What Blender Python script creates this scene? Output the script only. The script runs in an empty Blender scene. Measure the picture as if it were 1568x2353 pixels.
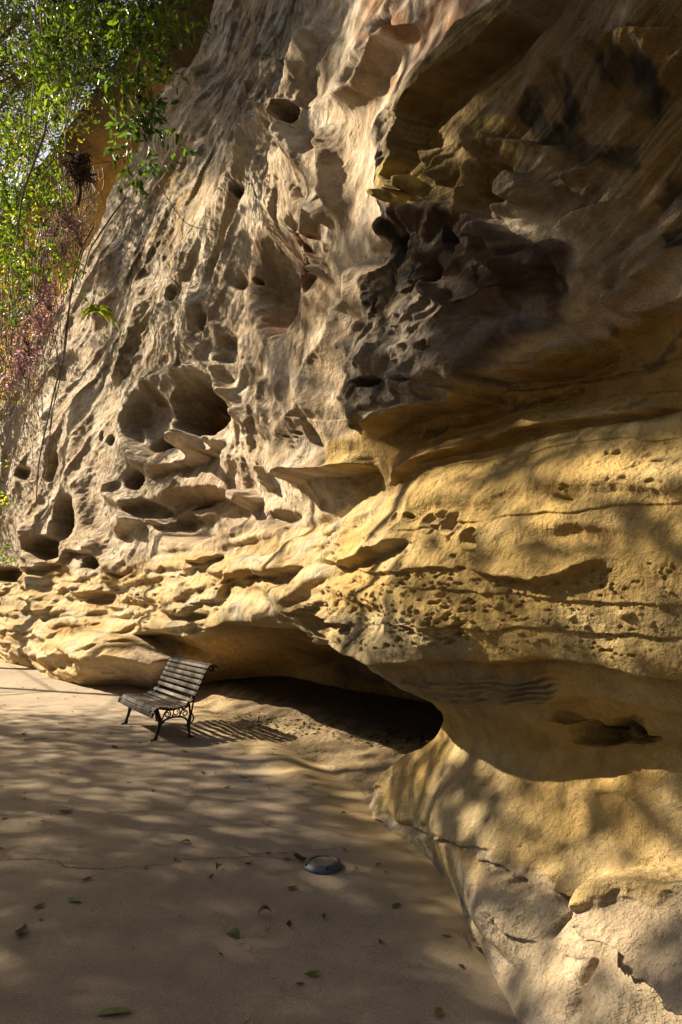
import bpy, math, random, os
import numpy as np
from mathutils import Vector, Matrix

DRAFT = float(os.environ.get('DRAFT', '1'))      # >1 = coarser cliff, for quick looks only
rng = np.random.default_rng(7)
random.seed(7)
sc = bpy.context.scene
COL = sc.collection

# ------------------------------------------------------------------ camera numbers
# A 24 mm lens, portrait, eye at 1.6 m.  The photograph was measured in a 1568 x 2353 raster.
EYE = 1.6
FPX = 1569.0
CX, CY = 784.0, 1176.5
PITCH = math.radians(8.1)
cP, sP = math.cos(PITCH), math.sin(PITCH)

def ray(px, py):
    u = (np.asarray(px, float) - CX) / FPX
    v = -(np.asarray(py, float) - CY) / FPX
    return u, cP - sP * v, sP + cP * v           # x, y, z direction

def ground_pt(px, py):
    x, y, z = ray(px, py)
    t = -EYE / z
    return x * t, y * t

def at_depth(px, py, Y):
    """world point on the sight line through (px,py) at forward distance Y"""
    x, y, z = ray(px, py)
    t = Y / y
    return Vector((float(x * t), float(Y), float(EYE + z * t)))

# ------------------------------------------------------------------ objects
def link(o, parent=None):
    COL.objects.link(o)
    if parent is not None:
        o.parent = parent
    return o

def mesh_obj(name, verts, faces, mat=None, parent=None, smooth=True):
    me = bpy.data.meshes.new(name)
    me.from_pydata([tuple(v) for v in verts], [], faces)
    me.update()
    if mat is not None:
        me.materials.append(mat)
    if smooth and len(me.polygons):
        me.polygons.foreach_set('use_smooth', [True] * len(me.polygons))
    return link(bpy.data.objects.new(name, me), parent)

def np_mesh(name, V, F, mat=None, parent=None, smooth=True, mats=None, midx=None):
    """V (n,3), F (m,3|4)"""
    me = bpy.data.meshes.new(name)
    n, m, k = len(V), len(F), F.shape[1]
    me.vertices.add(n)
    me.vertices.foreach_set('co', np.ascontiguousarray(V, np.float32).ravel())
    me.loops.add(m * k)
    me.loops.foreach_set('vertex_index', np.ascontiguousarray(F, np.int32).ravel())
    me.polygons.add(m)
    me.polygons.foreach_set('loop_start', np.arange(0, m * k, k, dtype=np.int32))
    if smooth:
        me.polygons.foreach_set('use_smooth', np.ones(m, bool))
    for q in (mats or ([mat] if mat else [])):
        me.materials.append(q)
    if midx is not None:
        me.polygons.foreach_set('material_index', np.asarray(midx, np.int32))
    me.update(calc_edges=True)
    return link(bpy.data.objects.new(name, me), parent)

def empty(name, loc=(0, 0, 0), rz=0.0):
    o = bpy.data.objects.new(name, None)
    o.location = loc
    o.rotation_euler = (0, 0, rz)
    o.empty_display_size = 0.2
    return link(o)

def tag(o, label=None, cat=None, group=None, kind=None):
    if label: o['label'] = label
    if cat: o['category'] = cat
    if group: o['group'] = group
    if kind: o['kind'] = kind
    return o

# ------------------------------------------------------------------ numpy noise
_P = rng.permutation(1024).astype(np.int32)
_A = rng.random(1024) * 2 * np.pi
_GX, _GY = np.cos(_A).astype(np.float32), np.sin(_A).astype(np.float32)

def perlin(x, y, seed=0):
    x = np.asarray(x, np.float32) + 37.3 * seed
    y = np.asarray(y, np.float32) + 91.7 * seed
    xi = np.floor(x); yi = np.floor(y)
    fx = x - xi; fy = y - yi
    xi = xi.astype(np.int32); yi = yi.astype(np.int32)
    def g(ix, iy, dx, dy):
        h = _P[(ix + _P[iy & 1023]) & 1023]
        return _GX[h] * dx + _GY[h] * dy
    u = fx * fx * fx * (fx * (fx * 6 - 15) + 10)
    w = fy * fy * fy * (fy * (fy * 6 - 15) + 10)
    a = g(xi, yi, fx, fy); b = g(xi + 1, yi, fx - 1, fy)
    c = g(xi, yi + 1, fx, fy - 1); d = g(xi + 1, yi + 1, fx - 1, fy - 1)
    a = a + u * (b - a); c = c + u * (d - c)
    return (a + w * (c - a)) * 1.5

def fbm(x, y, octaves=4, seed=0, gain=0.5, lac=2.03):
    s = 0; a = 1.0; t = 0
    for i in range(octaves):
        s = s + a * perlin(x, y, seed + i * 3.1); t += a
        x = x * lac; y = y * lac; a *= gain
    return s / t * 1.4

def ridged(x, y, octaves=4, seed=0, gain=0.5):
    s = 0; a = 1.0; t = 0
    for i in range(octaves):
        s = s + a * (1 - 2 * np.abs(perlin(x, y, seed + i * 5.3))); t += a
        x = x * 2.07; y = y * 2.07; a *= gain
    return s / t

def worley(x, y, seed=0):
    """distance to nearest cell point, and a random number of that cell"""
    x = np.asarray(x, np.float32); y = np.asarray(y, np.float32)
    xi = np.floor(x).astype(np.int32); yi = np.floor(y).astype(np.int32)
    best = np.full(x.shape, 9.0, np.float32); rid = np.zeros(x.shape, np.float32)
    for dx in (-1, 0, 1):
        for dy in (-1, 0, 1):
            h = _P[(xi + dx + _P[(yi + dy + seed) & 1023]) & 1023]
            jx = xi + dx + (h & 31) / 31.0
            jy = yi + dy + (h >> 5) / 31.0
            d = np.hypot(jx - x, jy - y)
            m = d < best
            best = np.where(m, d, best); rid = np.where(m, h / 1023.0, rid)
    return best, rid

def smooth(a, b, x):
    t = np.clip((x - a) / (b - a), 0, 1)
    return t * t * (3 - 2 * t)
# ------------------------------------------------------------------ the line the cliff follows along the path
KN = np.array([(6.3, -9), (4.6, -5), (2.75, 0), (1.0, 3.6), (-0.4, 7.4), (-2.6, 12), (-5.2, 15.8), (-8.6, 19.6), (-14, 25.5), (-22, 34), (-31, 43)], float)
def _cat(K, n=260):
    out = []
    K = np.vstack([2 * K[0] - K[1], K, 2 * K[-1] - K[-2]])
    for i in range(1, len(K) - 2):
        t = np.linspace(0, 1, n, endpoint=False)[:, None]
        a, b, c, d = K[i - 1], K[i], K[i + 1], K[i + 2]
        out.append(0.5 * (2 * b + (c - a) * t + (2 * a - 5 * b + 4 * c - d) * t ** 2 + (3 * b - a - 3 * c + d) * t ** 3))
    return np.vstack(out + [K[-2][None]])
CUR = _cat(KN)
for _ in range(3):                                    # even out its bends
    k = np.ones(181) / 181
    pad = np.vstack([np.repeat(CUR[:1], 90, 0) + (CUR[0] - CUR[1]) * np.arange(90, 0, -1)[:, None], CUR,
                     np.repeat(CUR[-1:], 90, 0) + (CUR[-1] - CUR[-2]) * np.arange(1, 91)[:, None]])
    CUR = np.stack([np.convolve(pad[:, i], k, 'valid') for i in (0, 1)], 1)
_d = np.gradient(CUR, axis=0)
TAN = _d / np.linalg.norm(_d, axis=1, keepdims=True)
NOR = np.stack([-TAN[:, 1], TAN[:, 0]], 1)            # towards the path
ARC = np.concatenate([[0], np.cumsum(np.linalg.norm(np.diff(CUR, axis=0), axis=1))])
PHI = np.arctan2(CUR[:, 0], CUR[:, 1])                # decreasing along the wall
RR = np.hypot(CUR[:, 0], CUR[:, 1])

def s_of_phi(phi):
    return np.interp(-np.asarray(phi), -PHI, ARC)
def at_s(s):
    return (np.stack([np.interp(s, ARC, CUR[:, 0]), np.interp(s, ARC, CUR[:, 1])], -1),
            np.stack([np.interp(s, ARC, NOR[:, 0]), np.interp(s, ARC, NOR[:, 1])], -1),
            np.interp(s, ARC, RR), np.interp(s, ARC, PHI))

def pix_on(px, py, out):
    """photo raster point -> wall coordinates (s,h) where the sight line meets the wall surface standing `out` metres proud"""
    O = CUR + NOR * out
    a = np.arctan2(O[:, 0], O[:, 1])
    x, y, z = ray(px, py)
    ang = math.atan2(x, y)
    s = float(np.interp(-ang, -a, ARC)); r = float(np.interp(-ang, -a, np.hypot(O[:, 0], O[:, 1])))
    return s, EYE + z / math.hypot(x, y) * r

def to_q(s, h):
    """wall coordinates -> (angle, slope) raster in which neighbouring features keep even spacing from 3 m to 30 m"""
    r = np.interp(s, ARC, RR)
    return np.interp(s, ARC, PHI) * FPX, (h - EYE) / r * FPX

# ------------------------------------------------------------------ base relief: how far the rock stands out, control points
CTRL = []
def c(px, *pts):
    for py, o in pts:
        s, h = pix_on(px, py, o); CTRL.append((*to_q(s, h), o))
def g(*pts):
    """foot of the rock on the ground"""
    for px, py in pts:
        X, Y = ground_pt(px, py)
        i = int(np.argmin((CUR[:, 0] - X) ** 2 + (CUR[:, 1] - Y) ** 2))
        o = float(np.dot(np.array([X, Y]) - CUR[i], NOR[i]))
        for h in (0.0, -0.12):
            CTRL.append((*to_q(ARC[i], h), o))
g((1330, 2560), (1190, 2353), (1110, 2180), (1052, 2060), (985, 1970), (905, 1915), (845, 1870), (790, 1812), (745, 1772), (700, 1748), (650, 1728), (600, 1704), (550, 1682), (505, 1660))
g((300, 1578), (235, 1580), (160, 1566), (95, 1545), (40, 1528), (0, 1515), (-60, 1500))
c(1760, (2300, .35), (2000, .05), (1800, -.2), (1600, .15), (1300, .25), (1000, .05), (800, -.15), (550, .05), (200, .2), (-200, .3))
c(1570, (2340, .42), (2170, .28), (1990, .08), (1850, -.05), (1740, -.15), (1665, -.1), (1575, .1), (1420, .2), (1250, .26), (1100, .16), (990, .02), (870, -.12), (750, -.16), (650, .0), (500, .08), (300, .15), (100, .2), (-50, .25), (-300, .3))
c(1400, (2300, .5), (2150, .32), (2000, .14), (1850, .0), (1750, -.12), (1650, -.08), (1548, .13), (1400, .24), (1280, .3), (1150, .22), (1020, .04), (900, -.12), (790, -.17), (690, .0), (560, .1), (400, .14), (200, .2), (50, .25), (-150, .35))
c(1250, (2250, .5), (2100, .34), (1950, .14), (1800, -.02), (1710, -.1), (1645, .02), (1540, .2), (1400, .3), (1280, .34), (1150, .24), (1050, .06), (950, -.08), (870, -.1), (780, .06), (650, .16), (500, .18), (300, .2), (150, .22), (30, .26), (-200, .35))
c(1100, (2100, .5), (1950, .28), (1820, .08), (1720, -.06), (1630, .08), (1530, .27), (1400, .36), (1280, .37), (1180, .28), (1080, .12), (1000, .0), (920, .0), (850, .18), (700, .22), (550, .22), (400, .2), (250, .2), (100, .22), (-100, .3))
c(1000, (1900, .22), (1800, -.02), (1720, -.2), (1640, -.22), (1555, .3), (1450, .48), (1300, .45), (1180, .35), (1080, .2), (980, .05), (900, .2), (750, .25), (600, .25), (450, .2), (300, .2), (150, .2), (0, .2))
c(850, (1535, .38), (1450, .46), (1330, .42), (1200, .22), (1100, .1), (1000, .25), (900, .25), (750, .22), (600, .2), (450, .15), (300, .1), (150, .05), (0, .0), (-150, -.1))
c(700, (1475, .32), (1400, .38), (1300, .28), (1190, .05), (1080, .28), (950, .3), (800, .25), (650, .1), (500, .1), (300, .1), (150, .05), (0, -.1), (-150, -.2))
c(550, (1432, .3), (1350, .28), (1250, .2), (1150, -.1), (1050, .05), (900, .0), (750, .0), (600, .0), (450, .15), (300, .1), (150, -.1), (0, -.3))
c(400, (1440, .3), (1380, .3), (1280, .3), (1180, .2), (1100, .15), (1000, .0), (850, .1), (700, .1), (550, .1), (400, .0), (250, -.2), (100, -.5))
c(300, (1500, .6), (1440, .35), (1350, .3), (1200, .3), (1050, .3), (900, .2), (700, .1), (500, .0))
c(200, (1540, 1.0), (1480, .8), (1430, .45), (1340, .3), (1200, .2), (1050, .2), (850, .0), (650, -.1))
c(100, (1510, .9), (1450, .6), (1380, .3), (1250, .2), (1050, .1), (850, .0))
c(0, (1480, .5), (1300, .0), (1100, .1), (900, 0.))
c(-150, (1450, .3), (1200, .0), (900, .0))
CT = np.array(CTRL)

def _tps(d2):
    return d2 * np.log(d2 + 1e-6) * 0.5
_n = len(CT); _sc = 1 / 300.0
_XY = CT[:, :2] * _sc
_D = ((_XY[:, None] - _XY[None]) ** 2).sum(-1)
_M = np.zeros((_n + 3, _n + 3))
_M[:_n, :_n] = _tps(_D) + np.eye(_n) * 0.004
_M[:_n, _n] = 1; _M[:_n, _n + 1:] = _XY; _M[_n, :_n] = 1; _M[_n + 1:, :_n] = _XY.T
_W = np.linalg.solve(_M, np.concatenate([CT[:, 2], [0, 0, 0]]))
def base_out(qx, qy):
    sh = np.shape(qx)
    a = np.stack([np.ravel(qx), np.ravel(qy)], -1) * _sc
    res = np.empty(len(a))
    for i in range(0, len(a), 20000):
        b = a[i:i + 20000]
        d2 = ((b[:, None] - _XY[None]) ** 2).sum(-1)
        res[i:i + 20000] = _tps(d2) @ _W[:_n] + _W[_n] + b @ _W[_n + 1:]
    res = np.clip(res.reshape(sh), -1.2, 1.6)
    # the far wall leans back as it rises
    phi = np.asarray(qx) / FPX; s = s_of_phi(phi); h = np.asarray(qy) / FPX * np.interp(s, ARC, RR) + EYE
    far = np.clip((np.interp(s, ARC, RR) - 6) / 5, 0, 1)
    return res - far * .08 * np.clip(h - 2.2, 0, 12)

def pq(px, py, extra=0.0):
    o = extra
    for _ in range(4):
        s, h = pix_on(px, py, o); q = to_q(s, h)
        o = float(base_out(np.array([q[0]]), np.array([q[1]]))[0]) + extra
    return q
# ------------------------------------------------------------------ the cliff's grid
_step = 1.9 * DRAFT
def _phis():
    a = np.arange(0.60, -0.640, -_step / FPX)
    left = np.array([-0.640 - i * 0.006 for i in range(1, 18)])
    right = np.arange(2.35, 0.60, -0.012)
    return np.concatenate([right, a, left])
phis = _phis(); phis = phis[(phis < PHI.max()) & (phis > PHI.min())]
Sg = s_of_phi(phis)
_C, _N, _R, _ = at_s(Sg)
CLIFF_H = 20.0
nrow = int(2250 / _step)
h_lo = -0.15
h_top = np.minimum(CLIFF_H - 0.3, EYE + 1.13 * _R)
h_top = np.maximum(h_top, 4.0)
tt = np.linspace(0, 1, nrow)
Hg = h_lo + (h_top - h_lo)[None] * tt[:, None]
# a few coarser rows finish the wall above what the photo reaches
extra = 14
Hx = h_top[None] + (CLIFF_H - h_top)[None] * (np.arange(1, extra + 1) / extra)[:, None]
Hg = np.vstack([Hg, Hx])
NR, NC = Hg.shape
Sgrid = np.broadcast_to(Sg[None], Hg.shape)
Rg = np.broadcast_to(_R[None], Hg.shape)
QX = np.broadcast_to((phis * FPX)[None], Hg.shape).astype(np.float32)
QY = ((Hg - EYE) / Rg * FPX).astype(np.float32)
print('cliff grid', NR, NC)

def bilin_rows(f, st=6):
    r = np.unique(np.append(np.arange(0, NR, st), NR - 1)); k = np.unique(np.append(np.arange(0, NC, st), NC - 1))
    v = f(QX[np.ix_(r, k)], QY[np.ix_(r, k)])
    tmp = np.stack([np.interp(np.arange(NR), r, v[:, j]) for j in range(v.shape[1])], 1)
    return np.stack([np.interp(np.arange(NC), k, tmp[i]) for i in range(NR)], 0)
OUT = bilin_rows(base_out)
BASE = OUT.copy()

# wobble of every outline below, so that none is a drawn curve
WX = (QX + 8 * fbm(QX / 80, QY / 110, 2, 1) + 1.3 * fbm(QX / 16, QY / 22, 2, 2)).astype(np.float32)
WY = (QY + 8 * fbm(QX / 80, QY / 80, 2, 3) + 1.3 * fbm(QX / 16, QY / 16, 2, 4)).astype(np.float32)

def _box(q, m):
    x0, y0 = q.min(0) - m; x1, y1 = q.max(0) + m
    return np.nonzero((WX > x0) & (WX < x1) & (WY > y0) & (WY < y1))

def _polydist(x, y, q):
    """distance to a polyline, signed cross product side, position 0..1 along it"""
    best = np.full(x.shape, 1e9, np.float32); side = np.zeros(x.shape, np.float32); pos = np.zeros(x.shape, np.float32)
    seg = np.linalg.norm(np.diff(q, axis=0), axis=1); L = seg.sum(); acc = 0
    for i in range(len(q) - 1):
        a, b = q[i], q[i + 1]; d = b - a; l2 = max(float(d @ d), 1e-6)
        t = np.clip(((x - a[0]) * d[0] + (y - a[1]) * d[1]) / l2, 0, 1)
        dx = x - (a[0] + t * d[0]); dy = y - (a[1] + t * d[1])
        dd = dx * dx + dy * dy
        m = dd < best
        best = np.where(m, dd, best)
        side = np.where(m, np.sign(d[0] * dy - d[1] * dx), side)
        pos = np.where(m, (acc + t * seg[i]) / L, pos); acc += seg[i]
    return np.sqrt(best), side, pos

def Q(pts, extra=0.0):
    return np.array([pq(p[0], p[1], extra * (.4 + .6 * min(1, max(0, (p[0] - 600) / 300)))) for p in pts])

def ridge(pts, w, amp, p=1.6, taper=.2):
    q = Q(pts, max(amp, 0)); I = _box(q, w * 3.2)
    d, _, t = _polydist(WX[I], WY[I], q)
    OUT[I] += amp * np.exp(-(d / w) ** p) * smooth(0, taper, t) * smooth(1, 1 - taper, t)

def step(pts, side, amp, sharp=6, decay=60, under=0.0, udec=25, taper=.12):
    """rock on one side of a line stands proud and eases back; `under` cuts in beneath it"""
    q = Q(pts, amp); I = _box(q, max(decay * 2.6, udec * 2.6))
    d, sg, t = _polydist(WX[I], WY[I], q)
    e = q[-1] - q[0]; n = np.array([-e[1], e[0]])
    v = {'u': (0, 1), 'd': (0, -1), 'l': (-1, 0), 'r': (1, 0)}[side]
    sd = d * sg * (1 if n @ np.array(v) > 0 else -1)
    T = smooth(0, taper, t) * smooth(1, 1 - taper, t)
    near = np.exp(-(np.maximum(d - np.abs(sd), 0) / 20) ** 2)
    OUT[I] += T * (amp * smooth(-sharp, sharp, sd) * np.exp(-np.maximum(sd, 0) / decay)
                   - under * smooth(sharp, -sharp, sd) * np.exp(np.minimum(sd, 0) / udec))

def pit(x, y, rx, ry, depth, rot=0., edge=.45, rim=0.):
    if x < 600: depth *= 1.5
    elif x > 900: depth *= .6
    q = Q([(x, y)]); I = _box(q, max(rx, ry) * 1.6)
    a = math.radians(rot); dx = WX[I] - q[0, 0]; dy = WY[I] - q[0, 1]
    u = (dx * math.cos(a) + dy * math.sin(a)) / rx; w = (-dx * math.sin(a) + dy * math.cos(a)) / ry
    r = np.sqrt(u * u + w * w)
    OUT[I] += -depth * smooth(1.0, 1.0 - edge, r) + rim * np.exp(-((r - 1.08) / .16) ** 2)

def inside(q, x, y):
    n = len(q); r = np.zeros(x.shape, bool)
    for i in range(n):
        a, b = q[i], q[(i + 1) % n]
        if a[1] == b[1]: continue
        m = ((a[1] > y) != (b[1] > y)) & (x < (b[0] - a[0]) * (y - a[1]) / (b[1] - a[1]) + a[0])
        r ^= m
    return r

def region(pts, soft, q=None, X=None, Y=None):
    """indices and a 0..1 membership of a closed outline"""
    q = Q(pts) if q is None else q
    X = WX if X is None else X; Y = WY if Y is None else Y
    x0, y0 = q.min(0) - soft; x1, y1 = q.max(0) + soft
    I = np.nonzero((X > x0) & (X < x1) & (Y > y0) & (Y < y1))
    d, _, _ = _polydist(X[I], Y[I], np.vstack([q, q[:1]]))
    d = np.where(inside(q, X[I], Y[I]), d, -d)
    return I, d

def poly(pts, amp, edge):
    I, d = region(pts, 2)
    OUT[I] += amp * smooth(0, edge, d)

# ------------------------------------------------------------------ landmarks of the wall (photo raster)
# where the front wall ends and a deep bay lies behind the creepers
poly([(505, -80), (480, 60), (445, 125), (405, 165), (378, 200), (358, 245), (343, 275), (322, 325), (288, 385), (258, 430), (243, 475), (222, 532),
      (188, 585), (150, 670), (118, 722), (75, 790), (30, 880), (-60, 960), (-420, 900), (-420, -500), (300, -700)], -2.3, 30)
BASE0 = BASE; BASE = OUT.copy()
# low cave behind the bench
CAVE = [(288, 1458), (330, 1452), (370, 1442), (420, 1465), (470, 1448), (560, 1434), (660, 1440), (720, 1470), (780, 1505), (850, 1545), (905, 1582), (960, 1610),
        (1004, 1638), (1012, 1662), (1003, 1690), (972, 1716), (930, 1740), (880, 1775), (840, 1830), (820, 1930), (700, 1930), (500, 1820), (300, 1700), (268, 1610), (276, 1520)]
poly(CAVE, -0.55, 16); poly(CAVE, -1.75, 120)
_h0 = int(np.searchsorted(Hg[:, NC // 2], 0.0))
_foot = np.array([np.interp(0.0, Hg[:, j], BASE[:, j]) for j in range(NC)])
# the cave's floor: sand rising gently to the back
_I, _d = region(CAVE, 2)
_fl = _foot[_I[1]] + .06 * fbm(QX[_I] / 60, QY[_I] / 20, 3, 8) - 4.2 * np.maximum(Hg[_I], 0) - 3.0 * np.maximum(Hg[_I] - .25, 0)
OUT[_I] = np.where(_d > 0, np.maximum(OUT[_I], np.minimum(_fl, BASE[_I] + .3)), OUT[_I])
FLOOR = np.zeros(Hg.shape, np.float32); FLOOR[_I] = np.where((_d > 0) & (OUT[_I] <= _fl + 1e-4), 1, 0)
step([(290, 1452), (370, 1440), (470, 1446), (560, 1432), (660, 1438), (720, 1468), (780, 1503), (850, 1543), (905, 1580), (960, 1608)], 'u', .12, 5, 60)
# --- far left crags
ridge([(190, 858), (176, 928), (158, 1076), (186, 1174)], 26, .35)
ridge([(56, 1180), (53, 1305), (81, 1368), (91, 1425)], 14, .4)
ridge([(169, 1125), (190, 1210), (211, 1255), (243, 1301), (246, 1350)], 14, .4)
ridge([(243, 1090), (246, 1132), (288, 1160), (288, 1215)], 16, .35)
ridge([(120, 900), (100, 1000), (60, 1080), (20, 1160)], 26, .3)
for a in [(148, 1192, 26, 50, 1.0), (98, 1262, 40, 30, .8), (211, 1292, 27, 24, .6), (306, 1104, 20, 28, .8), (327, 1174, 38, 28, .5), (372, 1008, 44, 34, 2.2),
          (330, 960, 52, 86, .55), (468, 935, 74, 88, 1.3), (488, 958, 48, 64, 2.6), (15, 1320, 34, 22, .7), (120, 1075, 14, 34, .4), (60, 1090, 14, 20, .4), (150, 840, 34, 40, .25),
          (457, 1180, 105, 72, .5), (258, 1010, 8, 14, .3), (238, 1000, 6, 12, .25)]:
    pit(*a, edge=.4)
ridge([(420, 1060), (426, 1000), (414, 940), (392, 890)], 9, .85, 1.6, .1)
step([(318, 1102), (352, 1083), (440, 1058), (457, 1041), (500, 1048)], 'u', .32, 5, 40, .15, 30)
pit(520, 1023, 24, 20, -.28, edge=.8)
step([(250, 1238), (281, 1210), (306, 1195), (345, 1208), (380, 1171), (402, 1199)], 'u', .38, 6, 26, .1, 30)
step([(50, 1308), (134, 1301)], 'u', .25, 5, 18, .25, 20)
step([(140, 1262), (230, 1269)], 'u', .25, 5, 18, .2, 20)
step([(148, 1364), (250, 1368)], 'u', .25, 6, 25, .2, 25)
step([(45, 1402), (115, 1403)], 'u', .2, 5, 16, .2, 15)
step([(355, 1400), (400, 1412), (478, 1412)], 'u', .16, 5, 35, .15, 18)
step([(500, 1322), (600, 1320), (700, 1300)], 'u', .14, 5, 30, .12, 16)
step([(422, 1286), (450, 1292), (494, 1278)], 'u', .2, 4, 12, .15, 14)
step([(640, 1395), (720, 1420), (790, 1440)], 'u', .1, 5, 30, .1, 15)
poly([(80, 1527), (118, 1488), (180, 1445), (280, 1438), (296, 1472), (280, 1535), (170, 1528)], .3, 30)
step([(60, 1515), (170, 1450), (230, 1440)], 'd', .1, 6, 30)
ridge([(362, 890), (388, 852), (430, 846), (480, 866), (512, 896), (538, 950)], 11, .32)
ridge([(285, 950), (298, 1040), (330, 1092)], 13, .3); ridge([(292, 930), (330, 876), (372, 862)], 12, .3)
ridge([(540, 1040), (556, 1100), (560, 1150)], 12, .25); ridge([(600, 860), (585, 930), (600, 1010)], 14, .2)
ridge([(330, 620), (310, 720), (270, 830), (240, 900)], 20, .3); ridge([(250, 560), (238, 660), (215, 760)], 16, .3)
# --- middle: the pillar and the hollow beside it
step([(782, 560), (771, 638), (771, 687), (750, 705), (736, 778), (701, 824), (685, 877), (687, 930), (645, 993), (641, 1088), (648, 1140)], 'r', .34, 8, 55, .12, 50)
pit(719, 884, 17, 40, .5, 8, .5)
pit(745, 1000, 12, 40, .15, 10, .6)
pit(640, 640, 95, 165, 1.0, 0, .7)
pit(715, 650, 24, 26, .8, 0, .6)
ridge([(694, 580), (716, 606), (738, 645)], 7, .18)
ridge([(485, 830), (511, 877), (536, 930), (567, 990)], 10, .25)
ridge([(585, 1075), (606, 1123)], 12, .3)
pit(582, 1150, 32, 30, -.4, 0, .8)
pit(640, 1190, 50, 24, .3, 0, .9)
step([(636, 1112), (687, 1086), (806, 1066)], 'u', .3, 6, 40, .12, 30)
step([(634, 483), (646, 522), (666, 491), (693, 545), (702, 495), (740, 520)], 'u', .26, 6, 45)
ridge([(490, 725), (494, 792), (478, 830)], 10, .2)
pit(525, 803, 37, 45, .25, 0, .5)
ridge([(415, 784), (451, 803), (478, 857)], 12, .25)
ridge([(420, 640), (440, 720), (420, 800), (430, 860)], 14, .22)
# --- upper face
ridge([(705, 20), (681, 120), (658, 198), (650, 256), (654, 335), (646, 413), (632, 475)], 26, .45)
ridge([(645, 215), (600, 275), (560, 330), (533, 393), (500, 470), (470, 560)], 24, .4)
pit(690, 420, 34, 80, .35, 10, .9)
pit(556, 444, 18, 24, .3, 0, .7); pit(560, 380, 10, 22, .15)
pit(705, 297, 19, 32, .7, -8, .6, .06)
pit(802, 165, 30, 58, .26, -25, .95)
pit(880, 60, 40, 50, .35, 0, .9)
ridge([(905, 20), (853, 100), (814, 198), (775, 237), (748, 264)], 14, .26)
ridge([(748, 264), (742, 340), (760, 430), (775, 520)], 14, .18)
pit(398, 678, 12, 22, .5, 0, .6, .08); pit(583, 635, 8, 10, .3)
pit(470, 740, 16, 30, .2); pit(545, 640, 30, 34, .2, 0, .9)
ridge([(470, 150), (430, 260), (400, 360)], 30, .35)
ridge([(400, 220), (370, 300), (345, 380)], 20, .35)
# --- upper right: the fin and the rib behind it
FIN = [(1215, -60), (1180, 0), (1134, 24), (1110, 52), (1054, 109), (992, 156), (936, 208), (898, 265), (886, 321), (888, 359), (872, 397), (895, 430), (912, 450)]
step(FIN, 'l', .25, 3, 170, .03, 60, .04)
step([(905, 540), (922, 430), (962, 355), (1002, 331), (1040, 300), (1082, 255), (1129, 203), (1200, 158), (1290, 110), (1400, 70), (1570, 10)], 'r', .18, 5, 80, .04, 25, .12)
pit(980, 432, 26, 36, -.22, 10, .6); pit(945, 462, 15, 14, -.16, 0, .7)
step([(930, 520), (960, 470), (1000, 450), (1012, 400), (1040, 350)], 'r', .08, 4, 30)
step([(1000, 360), (1004, 395), (1030, 430)], 'r', .07, 4, 25, .04, 15)
pit(1160, 430, 50, 54, .22, 0, .35); pit(1222, 440, 36, 44, -.2, 0, .35)
ridge([(1080, 290), (1110, 354), (1120, 416), (1120, 490)], 11, .10)
ridge([(1110, 354), (1087, 378), (1054, 472), (983, 520)], 14, .09)
step([(1120, 300), (1153, 318), (1290, 335)], 'd', .09, 6, 40)
step([(1219, 529), (1260, 500), (1328, 468), (1420, 440)], 'd', .08, 6, 40, .05, 30)
step([(1280, 400), (1323, 387), (1400, 355)], 'd', .06, 5, 30)
ridge([(1092, 500), (1077, 600)], 13, .12); ridge([(1110, 491), (1134, 635)], 12, .10)
ridge([(964, 560), (973, 661), (992, 690), (1020, 671)], 8, .11)
pit(1003, 630, 24, 40, .35, 0, .6); pit(1045, 560, 18, 40, .3); pit(930, 560, 22, 36, .25)
pit(1040, 690, 30, 30, .15, 0, .8); pit(1150, 720, 60, 50, .14, 0, .8); pit(1230, 640, 60, 60, .14, 0, .8)
pit(1000, 800, 30, 20, .2); pit(880, 880, 40, 16, .2, 5)
step([(800, 1010), (842, 958), (912, 937), (969, 907), (1120, 868), (1229, 850), (1290, 818), (1340, 780)], 'u', .26, 6, 90, .08, 40)
step([(1230, 850), (1290, 818), (1348, 775), (1330, 700), (1315, 620), (1325, 560)], 'l', .05, 5, 60)
step([(1335, 670), (1360, 700), (1417, 720), (1488, 699), (1570, 661), (1640, 630)], 'u', .08, 8, 60)
pit(1400, 690, 40, 22, -.1, 0, .9)
# --- banded wall on the right
step([(859, 1119), (934, 1074), (994, 1049), (1109, 1019), (1184, 984), (1284, 964), (1434, 949), (1570, 930)], 'u', .1, 4, 50, .03, 20)
step([(924, 1090), (1030, 1055), (1134, 1034)], 'u', .05, 3, 20)
step([(900, 880), (1100, 905), (1300, 880), (1568, 840)], 'd', .05, 5, 40)
step([(880, 1190), (959, 1150), (1064, 1154), (1124, 1129), (1284, 1104), (1484, 1112), (1600, 1150)], 'u', .12, 30, 70)
pit(1300, 1145, 30, 18, .09, -5, .9); pit(1310, 1240, 150, 40, .12, -4, .95)
for a in [(916, 1192, 10, 14), (950, 1185, 16, 10), (985, 1200, 14, 20), (1015, 1190, 12, 16), (1038, 1205, 16, 24), (1085, 1235, 18, 22), (1098, 1222, 20, 12)]:
    pit(*a, .09, 0, .6, .015)
step([(1060, 1190), (1080, 1230), (1084, 1259), (1049, 1299), (1134, 1329), (1209, 1339), (1284, 1314), (1354, 1284)], 'u', .09, 7, 50)
step([(784, 1312), (900, 1314), (1054, 1304)], 'u', .05, 4, 30)
step([(715, 1290), (760, 1300), (830, 1262), (900, 1240)], 'u', .14, 8, 40, .06, 25)
step([(664, 1400), (720, 1448), (784, 1494), (884, 1534), (994, 1519), (1134, 1524), (1259, 1514), (1384, 1529), (1484, 1554), (1568, 1562), (1640, 1575)], 'u', .08, 4, 90, .05, 18)
step([(880, 1570), (980, 1585), (1064, 1600), (1159, 1625), (1234, 1630), (1284, 1600), (1400, 1610), (1500, 1640), (1600, 1640)], 'u', .10, 6, 50, .03, 30)
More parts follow.
